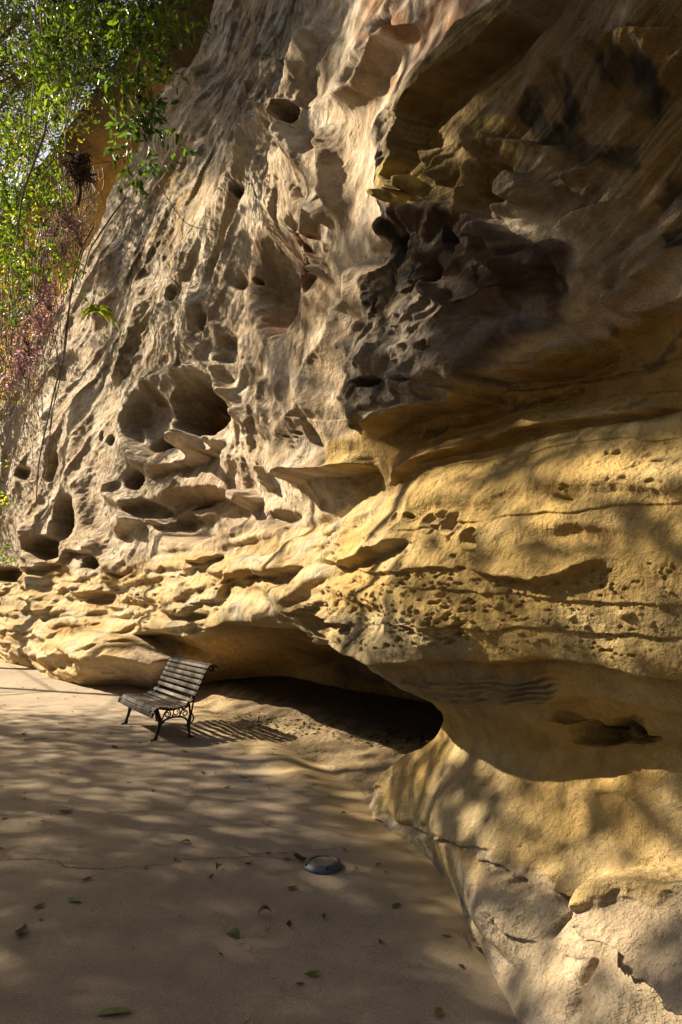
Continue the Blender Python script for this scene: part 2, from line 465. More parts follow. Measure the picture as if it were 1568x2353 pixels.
for k in range(5):                                     # thin wavy beds under the lip
    yy = 1556 + k * 13
    step([(900 + 12 * k, yy), (1000, yy + 9), (1080, yy + 15), (1130, yy + 8), (1180, yy + 16), (1230, yy + 9), (1290, yy - 4)], 'u', .045, 2, 9, .02, 6)
pit(1390, 1690, 62, 22, .3, 8, .5); pit(1440, 1676, 40, 26, .3, -10, .5); pit(1350, 1672, 30, 16, .2, 20, .5); pit(1490, 1700, 30, 10, .15, 0, .6)
pit(1300, 1650, 30, 16, .15)
step([(1280, 1806), (1324, 1813), (1409, 1823), (1568, 1868), (1650, 1890)], 'd', .05, 4, 60)
for L_ in ([(800, 1242), (950, 1215), (1150, 1188), (1400, 1165), (1620, 1150)], [(800, 1338), (1000, 1352), (1250, 1372), (1620, 1392)], [(790, 1425), (1000, 1446), (1300, 1448), (1620, 1476)],
           [(930, 1030), (1200, 955), (1400, 915), (1620, 885)], [(980, 965), (1300, 880), (1620, 800)], [(900, 1110), (1100, 1060), (1350, 1020), (1620, 1000)]):
    step(L_, 'u', .012, 2.2, 22, .006, 12)
# --- the foot of the wall on the right
step([(925, 1895), (944, 1905), (984, 1923), (1079, 1945)], 'u', .022, 2.5, 30, .012, 12)
step([(1080, 1955), (1095, 1975), (1164, 2015), (1180, 2020)], 'u', .024, 2.5, 30, .012, 12)
step([(1200, 2050), (1274, 2083), (1409, 2123), (1400, 2118)], 'u', .03, 2.5, 30, .012, 12)
pit(1184, 2033, 18, 13, .10, 0, .7)
ridge([(1274, 2085), (1265, 2120), (1245, 2170)], 6, -.05)
ridge([(1360, 2200), (1330, 2262), (1319, 2360)], 8, -.08)
ridge([(1250, 2165), (1290, 2200), (1340, 2220)], 5, -.02)
ridge([(1070, 2060), (1110, 2110), (1150, 2180), (1200, 2260)], 12, -.03)
pit(1222, 2128, 36, 46, -.045, 0, .95); pit(1320, 2150, 60, 46, -.03, 0, .95); pit(1400, 2290, 70, 60, -.04, 0, .95)
for k in range(6):
    yy = 2030 + k * 15
    step([(1085 + 9 * k, yy), (1130 + 8 * k, yy + 34), (1170 + 9 * k, yy + 38), (1200 + 8 * k, yy + 66)], 'u', .012, 2, 9)
poly([(1409, 2108), (1429, 2063), (1455, 2015), (1480, 1988), (1568, 1981), (1720, 1990), (1720, 2330), (1620, 2292), (1568, 2262), (1500, 2185), (1430, 2135)], .30, 8)
# ------------------------------------------------------------------ weathering: zones, then relief along the surface normal
ZX = QX + 26 * fbm(QX / 90, QY / 90, 4, 21) ; ZY = QY + 26 * fbm(QX / 90, QY / 90, 4, 22)
def zone(pts, soft):
    """0..1 membership of a region with a wide ragged border"""
    q = Q(pts)
    Z = np.zeros(QX.shape, np.float32)
    I, d = region(None, soft, q, ZX, ZY)
    Z[I] = smooth(-soft, soft, d)
    return Z
S_, H_ = Sgrid.astype(np.float32), Hg.astype(np.float32)
px1 = (Rg / FPX).astype(np.float32)                    # metres per raster step at the wall's distance

Z_band = zone([(780, 1020), (900, 960), (1120, 890), (1300, 840), (1400, 740), (1900, 560), (1900, 1990), (1400, 2000), (1000, 1900), (860, 1800), (1000, 1660), (900, 1540), (780, 1470), (760, 1300)], 14)
Z_low = zone([(-200, 1340), (60, 1300), (260, 1310), (420, 1260), (560, 1240), (760, 1180), (830, 1150), (880, 1300), (1000, 1560), (760, 1520), (560, 1450), (300, 1480), (280, 1620), (-200, 1600)], 26)
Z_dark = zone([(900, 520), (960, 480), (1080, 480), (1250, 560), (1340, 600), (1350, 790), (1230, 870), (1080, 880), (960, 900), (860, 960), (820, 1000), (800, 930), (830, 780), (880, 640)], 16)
Z_foot = zone([(850, 1880), (940, 1910), (1080, 1950), (1100, 1985), (1200, 2060), (1420, 2130), (1720, 2330), (1720, 2700), (1000, 2700), (980, 2000)], 10)
Z_apron = zone([(860, 1760), (1000, 1700), (1200, 1720), (1700, 1760), (1700, 2000), (1430, 2050), (1400, 2110), (1210, 2050), (1090, 1950), (850, 1880)], 16)
Z_up = np.clip(1 - Z_band - Z_low - Z_foot - Z_apron, 0, 1)
Z_cave = zone(CAVE, 8)
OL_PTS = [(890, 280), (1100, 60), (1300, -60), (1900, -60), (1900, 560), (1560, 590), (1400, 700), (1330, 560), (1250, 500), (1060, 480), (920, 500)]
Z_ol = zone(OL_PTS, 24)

# strongly grained, cavernous weathering of the upper wall: flutes lean with the dip
U_ = S_ * np.interp(Rg, [3, 6, 10], [1.0, .7, .42]).astype(np.float32)   # the far wall is seen at a slant: its forms run long along the wall
GA = U_ * .5 - H_ * .87; GB = U_ * .87 + H_ * .5
rag = fbm(S_ / 2.2, H_ / 2.2, 3, 31)
rag2 = fbm(S_ / .8, H_ / .8, 3, 32)
def crest(x, y, seed, oct=3):
    """sharp wandering crests round smooth hollows"""
    v = 0; a = 1.0; t = 0; m = 1.0
    for i in range(oct):
        k = 1 - np.minimum(np.abs(perlin(x, y, seed + 4.7 * i)) * 1.9, 1)
        k = k * k * (.35 + .65 * m)
        v = v + a * k; t += a; m = np.clip(k * 1.3, 0, 1); a *= .42
        x = x * 2.1 + 5.2; y = y * 2.1
    return v / t
flute = crest(GA / 3.2 + .25 * rag, GB / .85 + .4 * rag, 33, 2)
cav = crest(U_ / .8 + .5 * rag, H_ / .8 + .5 * rag, 35, 2)
cav2 = crest(U_ / .26 + .5 * rag2, H_ / .26 + .5 * rag2, 36)
fine = fbm(GA / .34, GB / .06, 3, 37)
lump = fbm(S_ / .55, H_ / .45, 4, 39)
bed = fbm(S_ / 2.4 + .3 * rag, H_ / .20 + .35 * rag + .03 * S_, 3, 41)
plate = np.tanh(3.5 * fbm(S_ / 1.9 + .4 * rag, H_ / .26 + .6 * rag, 2, 42))
grit = fbm(S_ / .06, H_ / .05, 3, 43)
soft = fbm(S_ / .8, H_ / .55, 3, 45)
calm = smooth(-.35, .35, fbm(S_ / 3.1, H_ / 2.6, 2, 46))  # smooth sheets between rough patches

far_k = smooth(3.5, 9, Rg)                              # near rock is smooth, far crags are rough
zu = Z_up * (1 - Z_dark)
tot = zu + Z_low + Z_band + Z_foot + Z_apron + Z_dark * Z_up + 1e-3
w_ = lambda z: z / tot
AL, AC = QX * .80 + QY * .60, QY * .80 - QX * .60 + 14 * rag
flow = .05 * fbm(AL / 300, AC / 60, 2, 61) + .008 * np.tanh(3 * fbm(AL / 300, AC / 17, 2, 62))
# broad relief stands out from the wall as a whole ...
hole = smooth(.15, .6, BASE - OUT)                      # keep carved hollows smooth inside
OUT += (1 - .8 * hole) * (w_(zu * (1 - Z_ol)) * ((.24 * flute + .08 * cav) * (.2 + .8 * far_k) * (.5 + .5 * calm) - .08)
        + w_(zu * Z_ol) * (.03 * soft + flow)
        + w_(Z_low) * (.05 * cav * far_k + .085 * plate - .03)
        + w_(Z_dark * Z_up) * (.08 * cav + .07 * crest(U_ / .34 + .5 * rag2, H_ / .42 + .4 * rag2, 48, 2) - .06)
        + w_(Z_band) * (.04 * soft + .008 * plate) + w_(Z_foot) * .02 * soft + w_(Z_apron) * .03 * soft)
# ... and the small weathering is pushed out along the surface itself
DISP = (w_(zu * (1 - Z_ol)) * ((.018 * cav2 + .012 * fine) * (.3 + .7 * far_k) * (.4 + .6 * calm) + (.008 + .022 * far_k) * lump + (.002 + .012 * far_k) * fbm(U_ / .07, H_ / .12, 3, 44))
        + w_(zu * Z_ol) * (.012 * cav2 + .006 * lump)
        + w_(Z_low) * (.012 * cav2 + .022 * bed + .012 * lump) + w_(Z_dark * Z_up) * (.055 * cav2 + .02 * crest(U_ / .11 + rag2, H_ / .13, 49, 2) + .015 * lump)
        + w_(Z_band) * (.010 * bed + .004 * grit + .006 * lump) + w_(Z_foot) * (.008 * lump + .003 * grit + .006 * bed) + w_(Z_apron) * (.003 * grit + .005 * lump))
DISP = DISP * (1 - .6 * hole) + FLOOR * .02 * lump

# honeycomb pits and knobs of the banded wall
def pits(poly_px, n, r0, r1, depth, sign=-1, ell=1.5):
    q = Q(poly_px); lo, hi = q.min(0), q.max(0); k = 0; tries = 0
    c_phi = -QX[0]
    while k < n and tries < n * 30:
        tries += 1
        p = lo + rng.random(2) * (hi - lo)
        if not inside(q, np.array([p[0]]), np.array([p[1]]))[0]: continue
        k += 1
        r = r0 + (r1 - r0) * rng.random() ** 2.2
        j0, j1 = np.searchsorted(c_phi, [-(p[0] + r * 2.4), -(p[0] - r * 2.4)])
        if j1 <= j0: continue
        col = QY[:, (j0 + j1) // 2]
        i0, i1 = np.searchsorted(col, [p[1] - r * 2, p[1] + r * 2])
        if i1 <= i0: continue
        x = WX[i0:i1, j0:j1] - p[0]; y = WY[i0:i1, j0:j1] - p[1]
        a = rng.normal(.25, .35); u = (x * math.cos(a) + y * math.sin(a)) / (r * ell); w = (-x * math.sin(a) + y * math.cos(a)) / r
        th = np.arctan2(w, u); p1, p2 = rng.random(2) * 6.28
        d = np.sqrt(u * u + w * w) * (1 + .12 * np.sin(2 * th + p1) + .10 * np.sin(3 * th + p2))
        f = smooth(1.0, .35, d) * r * px1[i0:i1, j0:j1] * depth * (.6 + .8 * rng.random())
        if sign < 0:
            f = f - .10 * r * px1[i0:i1, j0:j1] * np.exp(-((d - 1.15) / .25) ** 2)
        DISP[i0:i1, j0:j1] += sign * f
pits([(700, 1400), (780, 1330), (900, 1310), (1050, 1320), (1090, 1400), (1060, 1480), (900, 1500), (790, 1480)], 420, 3.0, 6.6, 2.3, -1, 1.25)
pits([(880, 1240), (1060, 1240), (1060, 1310), (800, 1310)], 50, 2.4, 5.5, 1.3)
pits([(1060, 1320), (1200, 1340), (1330, 1300), (1560, 1300), (1560, 1520), (1300, 1500), (1100, 1500)], 55, 3, 9, 1.0, +1, 1.1)
pits([(1060, 1320), (1200, 1340), (1330, 1300), (1560, 1300), (1560, 1520), (1300, 1500), (1100, 1500)], 150, 2.2, 5.2, 1.9, -1, 1.2)
pits([(1290, 1130), (1420, 1040), (1560, 1010), (1560, 1110), (1420, 1110)], 22, 4, 9, 1.3)
pits([(560, 1290), (700, 1230), (860, 1190), (900, 1230), (760, 1330), (600, 1400)], 90, 2.5, 6, 1.3)
pits([(180, 1330), (420, 1300), (540, 1300), (520, 1420), (320, 1430)], 150, 2, 5, 1.4)
pits([(1100, 1750), (1500, 1900), (1400, 2080), (1000, 1880), (900, 1850)], 24, 2, 5, .9)
pits([(880, 900), (1500, 800), (1500, 940), (900, 1040)], 22, 3, 8, 1.0)
pits([(890, 280), (960, 230), (1000, 330), (900, 430)], 30, 4, 12, 1.2)
pits([(640, 1000), (720, 930), (740, 1060), (650, 1100)], 40, 2.5, 7, 1.5)

# keep the relief quiet right at the ground so that the foot line stays clean, and none below it
P3 = np.empty(Hg.shape + (3,), np.float32)
O_ = np.clip(OUT, -9, 2.6)
# hollows and ribs of the far wall are carved slantwise, facing down the path
_toward = -_C / np.linalg.norm(_C, axis=1, keepdims=True)
_mix = (smooth(5, 9, _R) * 1.1)[:, None]
_D = _N + _toward * _mix; _D /= np.linalg.norm(_D, axis=1, keepdims=True)
_B = np.clip(BASE, -9, 2.6); _F = O_ - _B
P3[..., 0] = _C[None, :, 0] + _N[None, :, 0] * _B + _D[None, :, 0] * _F
P3[..., 1] = _C[None, :, 1] + _N[None, :, 1] * _B + _D[None, :, 1] * _F
P3[..., 2] = Hg
def normals(P):
    a = np.gradient(P, axis=1); b = np.gradient(P, axis=0)
    n = np.cross(b, a)
    n /= np.linalg.norm(n, axis=2, keepdims=True) + 1e-9
    return n
NM = normals(P3)
for ax in (0, 1):                                       # soften before pushing along it
    for _ in range(3):
        NM = (np.roll(NM, 1, ax) + NM + np.roll(NM, -1, ax)) / 3
sgn = np.sign((NM[..., 0] * _N[None, :, 0] + NM[..., 1] * _N[None, :, 1]).mean())
NM *= sgn
DISP = DISP * np.clip(1.6 * np.abs(NM[..., 0] * _N[None, :, 0] + NM[..., 1] * _N[None, :, 1]), .3, 1)
P3 = P3 + NM * DISP[..., None]
SN = normals(P3) * sgn
# ------------------------------------------------------------------ node helpers
def new_mat(name):
    m = bpy.data.materials.new(name); m.use_nodes = True
    nt = m.node_tree
    b = nt.nodes['Principled BSDF']
    return m, nt, b
def nd(nt, t, **kw):
    n = nt.nodes.new(t)
    for k, v in kw.items():
        if k.startswith('i_'):
            n.inputs[k[2:].replace('_', ' ')].default_value = v
        else:
            setattr(n, k, v)
    return n
def noise(nt, scale, detail=4, rough=.55, vec=None, dist=0.0):
    n = nd(nt, 'ShaderNodeTexNoise')
    n.inputs['Scale'].default_value = scale; n.inputs['Detail'].default_value = detail
    n.inputs['Roughness'].default_value = rough; n.inputs['Distortion'].default_value = dist
    if vec is not None: nt.links.new(vec, n.inputs['Vector'])
    return n
def ramp(nt, fac, stops):
    r = nd(nt, 'ShaderNodeValToRGB')
    e = r.color_ramp.elements
    while len(e) < len(stops): e.new(.5)
    for i, (p, col) in enumerate(stops):
        e[i].position = p; e[i].color = (*col, 1) if len(col) == 3 else col
    nt.links.new(fac, r.inputs[0]); return r
def mix(nt, mode, fac, a, b):
    n = nd(nt, 'ShaderNodeMix', data_type='RGBA', blend_type=mode)
    for sock, v in ((n.inputs[0], fac), (n.inputs[6], a), (n.inputs[7], b)):
        if hasattr(v, 'links') or hasattr(v, 'is_linked'): nt.links.new(v, sock)
        else: sock.default_value = v if not isinstance(v, tuple) else (*v, 1)[:4]
    return n.outputs[2]
def bump(nt, h, dist, strength=1.0, normal=None):
    n = nd(nt, 'ShaderNodeBump'); n.inputs['Strength'].default_value = strength; n.inputs['Distance'].default_value = dist
    nt.links.new(h, n.inputs['Height'])
    if normal is not None: nt.links.new(normal, n.inputs['Normal'])
    return n.outputs['Normal']

# ------------------------------------------------------------------ the rock's own colours and some painted shade, baked per vertex
def C_(*v): return np.array(v, np.float32)
def lerp(A, B, t): return A + (B - A) * t[..., None]
n1 = fbm(S_ / 1.6, H_ / 1.2, 5, 51); n2 = fbm(S_ / .5, H_ / .35, 5, 52); n3 = fbm(GA / .6, GB / .28, 4, 53)
n4 = fbm(S_ / 3.0, H_ / .30, 4, 54); n5 = fbm(S_ / .25, H_ / .2, 4, 55)
up = lerp(np.broadcast_to(C_(.46, .365, .255), Hg.shape + (3,)), C_(.54, .465, .37), smooth(-.3, .5, n1 + .4 * n3))
up = lerp(up, C_(.34, .24, .155), smooth(.05, .6, n2 - .2 * n1) * .6)
RED = zone([(830, -80), (1140, -40), (1060, 100), (900, 230), (820, 180)], 40) + .9 * zone([(560, 560), (730, 540), (760, 700), (600, 760)], 40) + .7 * zone([(400, 1130), (560, 1100), (560, 1240), (400, 1230)], 40)
up = lerp(up, C_(.34, .165, .075), np.clip(RED, 0, 1) * smooth(-.5, .4, n1 + .5 * n2) * .8)
YEL = zone([(400, 330), (460, 380), (420, 560), (380, 620), (330, 520)], 26)
up = lerp(up, C_(.42, .30, .12), np.clip(YEL, 0, 1) * smooth(-.3, .3, n5 + n2))
LICH = zone([(470, 20), (690, -60), (650, 200), (560, 340), (470, 420), (420, 330)], 36) + zone([(290, 430), (380, 440), (400, 560), (330, 700), (250, 640)], 30) + .8 * zone([(220, 740), (330, 740), (300, 960), (220, 900)], 24)
LICH = np.clip(LICH, 0, 1) * smooth(-.35, .35, n5 * .8 + n3 + .3 * n2)
up = lerp(up, C_(.075, .065, .055), LICH * .85)
up = lerp(up, C_(.62, .56, .47), smooth(.05, .45, fbm(GA / .6, GB / .2, 4, 58) + .4 * n1) * .6)
up = lerp(up, C_(.20, .145, .10), smooth(.15, .5, fbm(U_ / .3, H_ / .5, 4, 59) - .3 * n1) * .45)
low = lerp(np.broadcast_to(C_(.50, .37, .185), Hg.shape + (3,)), C_(.54, .44, .27), smooth(-.3, .5, n4))
low = lerp(low, C_(.45, .42, .36), smooth(.15, .55, n2 + .4 * n4) * .7)
low = lerp(low, C_(.40, .22, .07), smooth(.25, .6, -n4 + .3 * n5) * .7)
band = lerp(np.broadcast_to(C_(.47, .335, .13), Hg.shape + (3,)), C_(.48, .385, .21), smooth(-.2, .5, n1 + .3 * n4))
OCH = zone([(900, 960), (1130, 880), (1330, 800), (1360, 690), (1800, 600), (1800, 930), (1300, 960), (1000, 1080), (860, 1130)], 30)
band = lerp(band, C_(.32, .195, .055), OCH * (.75 + .25 * smooth(-.3, .3, n4)))
band = lerp(band, C_(.10, .075, .05), OCH * smooth(.28, .5, n5 + .5 * n4) * .75)
GREYL = zone([(900, 1540), (1100, 1540), (1300, 1560), (1300, 1640), (1100, 1640), (960, 1600)], 16) + zone([(660, 1390), (900, 1420), (1080, 1470), (1080, 1530), (880, 1540), (760, 1480)], 16)
band = lerp(band, C_(.40, .34, .23), np.clip(GREYL, 0, 1) * .7)
apr = lerp(np.broadcast_to(C_(.53, .37, .14), Hg.shape + (3,)), C_(.52, .42, .25), smooth(-.4, .4, n1))
ft = lerp(lerp(np.broadcast_to(C_(.50, .375, .19), Hg.shape + (3,)), C_(.54, .445, .32), zone([(1060, 1990), (1210, 2060), (1430, 2130), (1720, 2330), (1720, 2700), (1150, 2700), (1040, 2080)], 20)), C_(.34, .295, .245), (.15 + .85 * smooth(.38, .08, H_)) * smooth(-.05, .35, fbm(S_ / .35, H_ / .16, 4, 56)))
ft = lerp(ft, C_(.53, .45, .33), smooth(.1, .5, n2))
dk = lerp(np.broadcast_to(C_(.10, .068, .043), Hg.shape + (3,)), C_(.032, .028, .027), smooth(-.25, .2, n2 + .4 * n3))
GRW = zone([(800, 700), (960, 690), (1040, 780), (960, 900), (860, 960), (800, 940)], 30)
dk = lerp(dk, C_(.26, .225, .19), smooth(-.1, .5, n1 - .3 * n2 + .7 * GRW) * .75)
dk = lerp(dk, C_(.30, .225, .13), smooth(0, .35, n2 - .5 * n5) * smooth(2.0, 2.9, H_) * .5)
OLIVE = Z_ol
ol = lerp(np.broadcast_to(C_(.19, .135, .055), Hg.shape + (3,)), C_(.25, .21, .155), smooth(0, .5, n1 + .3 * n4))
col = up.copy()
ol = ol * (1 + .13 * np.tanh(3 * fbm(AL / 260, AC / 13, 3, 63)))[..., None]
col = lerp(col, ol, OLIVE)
col = lerp(col, C_(.46, .345, .12), np.clip(zone([(1140, 290), (1210, 290), (1220, 350), (1150, 370)], 16) + zone([(930, 400), (1000, 390), (1000, 480), (930, 500)], 14), 0, 1) * smooth(-.3, .2, n5))
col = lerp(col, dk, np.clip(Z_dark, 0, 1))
col = lerp(col, low, Z_low)
col = lerp(col, band, Z_band)
col = lerp(col, apr, Z_apron)
col = lerp(col, ft, Z_foot)
# black water stains with outlines of their own, and shade painted into holes and cave
strk = fbm(S_ / .07, H_ / .45, 3, 57)
def stain_or_shade(pts, softness, tone, amount=1.0, br=.25):
    global col
    m = zone(pts, softness * .6) * smooth(-.3, .25, .5 * n5 + .7 * n2 + .3 * strk + .12)
    col = lerp(col, C_(*tone), np.clip(m, 0, 1) * amount * (.72 + .28 * smooth(-.3, .3, n2 - n5)))
BLK = (.03, .028, .028)
stain_or_shade([(1245, 225), (1300, 200), (1330, 150), (1350, 230), (1340, 300), (1320, 350), (1270, 330), (1240, 275)], 16, BLK)
stain_or_shade([(1290, 280), (1350, 270), (1370, 330), (1460, 320), (1480, 350), (1470, 400), (1320, 370)], 16, BLK)
stain_or_shade([(1430, 60), (1470, 50), (1480, 160), (1510, 140), (1530, 110), (1540, 270), (1490, 300), (1440, 220)], 16, BLK)
stain_or_shade([(1500, 460), (1568, 400), (1640, 380), (1640, 500), (1568, 470), (1510, 515)], 8, BLK)
stain_or_shade([(1530, 540), (1600, 500), (1600, 580), (1540, 570)], 8, BLK)
stain_or_shade([(1350, 60), (1440, 90), (1440, 260), (1380, 320), (1340, 200)], 24, (.14, .12, .10), .8)
stain_or_shade([(1250, 420), (1350, 380), (1400, 440), (1290, 500)], 20, (.09, .065, .04), .7)
stain_or_shade([(905, 470), (1000, 480), (1010, 600), (930, 690), (900, 620)], 14, BLK)
stain_or_shade([(1180, 560), (1330, 590), (1350, 780), (1230, 850), (1150, 760), (1080, 640)], 20, (.045, .028, .02), .9)
stain_or_shade([(830, 870), (1020, 880), (1010, 930), (840, 950)], 12, (.06, .055, .05), .8)
stain_or_shade([(1330, 1655), (1470, 1655), (1470, 1710), (1350, 1710)], 10, BLK)  # black painted into the undercut hole for its shade
stain_or_shade([(960, 1190), (1050, 1180), (1060, 1220), (970, 1220)], 10, (.16, .14, .12), .8)
stain_or_shade([(960, 1968), (1040, 1975), (1030, 2010), (970, 2000)], 8, (.20, .18, .175), .9)
stain_or_shade([(790, 1840), (850, 1860), (840, 1900), (800, 1880)], 10, (.42, .42, .38), .7)
_hole_shade = smooth(1.0, 2.2, BASE - O_) * (1 - Z_cave) * (1 - FLOOR)  # shade painted into the deep holes, growing with their depth
col = lerp(col, C_(.16, .11, .07), _hole_shade * .7)
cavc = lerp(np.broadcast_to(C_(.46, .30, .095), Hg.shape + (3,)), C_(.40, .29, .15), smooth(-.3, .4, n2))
cave_shade = zone([(600, 1420), (1040, 1560), (1040, 1800), (700, 1860), (540, 1700), (540, 1500)], 40)  # dark tone painted over the cave's right part as its shade
_hole_shade = smooth(1.0, 2.2, BASE - O_) * (1 - Z_cave) * (1 - FLOOR)  # the same painted hole shade laid on once more
col = lerp(col, C_(.16, .11, .07), _hole_shade * .7)
cavc = lerp(cavc, C_(.085, .06, .045), np.clip(cave_shade * (.75 + .5 * n2), 0, 1) * .92)
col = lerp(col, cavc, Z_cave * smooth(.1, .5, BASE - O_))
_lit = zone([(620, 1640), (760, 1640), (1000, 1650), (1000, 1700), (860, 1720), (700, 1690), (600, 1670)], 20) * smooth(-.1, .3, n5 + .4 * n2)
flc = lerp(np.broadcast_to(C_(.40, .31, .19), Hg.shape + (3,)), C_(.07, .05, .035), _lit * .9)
flc = lerp(flc, C_(.085, .06, .042), smooth(.5, 1.3, BASE - O_ + .3 * n2))  # darker towards the back: leaf litter, with the cave's shade painted in
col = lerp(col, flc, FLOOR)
# rust lines along the beds, dark in the holes' deepest pits
col = col * (1 + .16 * n5[..., None] * np.array([1, .95, .85], np.float32)) * (1 + .10 * n4[..., None])
bay = smooth(1.0, 2.0, BASE0 - O_) * (1 - Z_cave) * smooth(0, -.1, phis)[None, :]
bcol = lerp(np.broadcast_to(C_(.56, .33, .08), Hg.shape + (3,)), C_(.40, .29, .16), smooth(-.1, .5, n1 + .6 * n5))
bcol = lerp(bcol, C_(.10, .075, .055), zone([(270, -200), (520, -200), (480, 240), (400, 280), (300, 260)], 20))
col = lerp(col, bcol, bay)
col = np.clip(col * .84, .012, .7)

mat_rock, nt, bs = new_mat('sandstone')
att = nd(nt, 'ShaderNodeAttribute', attribute_name='tint')
geo = nd(nt, 'ShaderNodeNewGeometry')
pos = geo.outputs['Position']
nf = noise(nt, 9, 6, .62, pos); ng = noise(nt, 120, 3, .6, pos); nm = noise(nt, 38, 5, .65, pos)
tone = ramp(nt, nf.outputs['Fac'], [(.30, (.74, .72, .70)), (.5, (1, 1, 1)), (.72, (1.2, 1.19, 1.16))])
c1 = mix(nt, 'MULTIPLY', 1.0, att.outputs['Color'], tone.outputs[0])
tone2 = ramp(nt, ng.outputs['Fac'], [(.3, (.82, .81, .80)), (.7, (1.14, 1.14, 1.14))])
c2 = mix(nt, 'MULTIPLY', 1.0, c1, tone2.outputs[0])
nt.links.new(c2, bs.inputs['Base Color'])
bs.inputs['Roughness'].default_value = .93; bs.inputs['Specular IOR Level'].default_value = .18
b0 = bump(nt, nf.outputs['Fac'], .11, .7)
b1 = bump(nt, nm.outputs['Fac'], .03, .55, b0)
b2 = bump(nt, ng.outputs['Fac'], .006, .6, b1)
nt.links.new(b2, bs.inputs['Normal'])

idx = np.arange(NR * NC).reshape(NR, NC)
F = np.stack([idx[:-1, :-1], idx[:-1, 1:], idx[1:, 1:], idx[1:, :-1]], -1).reshape(-1, 4)
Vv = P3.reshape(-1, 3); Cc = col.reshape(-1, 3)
# flat top of the headland going back from the brow
top = P3[-1]; back = top.copy()
rows = []
for k, dist in enumerate((1.5, 4, 9, 18)):
    b = top.copy(); b[:, :2] = _C - _N * dist; b[:, 2] = CLIFF_H + .3 * k + .25 * fbm(Sg / 2, np.full_like(Sg, k), 3, 60)
    rows.append(b)
Vv = np.vstack([Vv] + rows)
Cc = np.vstack([Cc] + [np.broadcast_to(C_(.16, .13, .08), (NC, 3))] * 4)
base = (NR - 1) * NC
j = np.arange(NC - 1)
for k in range(4):
    o0 = base if k == 0 else NR * NC + (k - 1) * NC
    o1 = NR * NC + k * NC
    F = np.vstack([F, np.stack([o0 + j, o0 + j + 1, o1 + j + 1, o1 + j], -1)])
cliff = np_mesh('sandstone_cliff', Vv, F[:, ::-1] if sgn > 0 else F, mat_rock)
at = cliff.data.attributes.new('tint', 'FLOAT_COLOR', 'POINT')
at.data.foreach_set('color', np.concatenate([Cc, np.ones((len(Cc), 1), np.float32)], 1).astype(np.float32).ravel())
tag(cliff, 'tall weathered sandstone cliff, grey brown above and ochre below, hollowed into caves beside the path', 'cliff', kind='structure')

# ------------------------------------------------------------------ path: one sheet out to the horizon
def _axis(lo, hi, fine, far):
    a = [0.0]
    while a[-1] < hi: a.append(a[-1] + fine * max(1, abs(a[-1]) / 6.0))
    b = [0.0]
    while b[-1] > lo: b.append(b[-1] - fine * max(1, abs(b[-1]) / 6.0))
    return np.array(sorted(set(b + a)))
gx = _axis(-400, 400, .035 * DRAFT, 0); gy = _axis(-400, 400, .035 * DRAFT, 0) + 4.0
GX, GY = np.meshgrid(gx, gy)
def foot_dist(X, Y):
    """signed distance from the wall line, positive on the path side"""
    ph = np.arctan2(X, Y); s = s_of_phi(np.clip(ph, PHI.min(), PHI.max()))
    Cq, Nq, _, _ = at_s(s)
    return (X - Cq[..., 0]) * Nq[..., 0] + (Y - Cq[..., 1]) * Nq[..., 1], s
def ground_h(X, Y):
    rr = np.hypot(X, Y)
    fade = smooth(60, 25, rr)
    z = .008 * fbm(X / 1.3, Y / 1.3, 3, 71) + .0045 * fbm(X / .28, Y / .28, 3, 72) + .0016 * fbm(X / .07, Y / .07, 2, 73)
    d, s = foot_dist(X, Y)
    cave = smooth(-.1, -1.3, d) * .22 * (1 + .5 * fbm(X / .5, Y / .5, 3, 74))
    bank = np.exp(-((d - .15) / .28) ** 2) * (.05 + .07 * np.clip(fbm(X / .9, Y / .9, 3, 75), -.4, 1))
    k = np.interp(s, ARC, CUR[:, 1])
    bank = bank * smooth(6.0, 7.5, k) * smooth(26, 18, k)
    cave = cave * smooth(4.5, 6, k)
    near = np.exp(-(rr / 30) ** 2)
    return z * fade + (cave + bank) * near
GZ = ground_h(GX, GY)
gi = np.arange(GX.size).reshape(GX.shape)
GF = np.stack([gi[:-1, :-1], gi[:-1, 1:], gi[1:, 1:], gi[1:, :-1]], -1).reshape(-1, 4)
mat_path, nt, bs = new_mat('packed_sand')
geo = nd(nt, 'ShaderNodeNewGeometry'); pos = geo.outputs['Position']
a1 = noise(nt, .55, 5, .6, pos); a2 = noise(nt, 5, 6, .6, pos); a3 = noise(nt, 90, 4, .6, pos); a4 = noise(nt, 1.6, 6, .7, pos, .6)
base_c = ramp(nt, a1.outputs['Fac'], [(.35, (.25, .208, .168)), (.62, (.325, .272, .216))])
m2 = ramp(nt, a2.outputs['Fac'], [(.3, (.85, .85, .85)), (.7, (1.13, 1.12, 1.1))])
cc = mix(nt, 'MULTIPLY', 1, base_c.outputs[0], m2.outputs[0])
m3 = ramp(nt, a3.outputs['Fac'], [(.3, (.75, .75, .75)), (.7, (1.22, 1.21, 1.19))])
cc = mix(nt, 'MULTIPLY', 1, cc, m3.outputs[0])
sandm = nd(nt, 'ShaderNodeAttribute', attribute_name='sand')
cc = mix(nt, 'MIX', sandm.outputs['Fac'], cc, (.40, .305, .175))
nt.links.new(cc, bs.inputs['Base Color'])
bs.inputs['Roughness'].default_value = .95; bs.inputs['Specular IOR Level'].default_value = .15
b1 = bump(nt, a2.outputs['Fac'], .012, .5); b2 = bump(nt, a3.outputs['Fac'], .004, .8, b1)
nt.links.new(b2, bs.inputs['Normal'])
path = np_mesh('path', np.stack([GX, GY, GZ], -1).reshape(-1, 3), GF, mat_path)
fd, fs = foot_dist(GX, GY)
ky = np.interp(fs, ARC, CUR[:, 1])
sand = smooth(.75, .0, fd + .35 * fbm(GX / .8, GY / .8, 4, 76)) * smooth(40, 20, np.hypot(GX, GY))
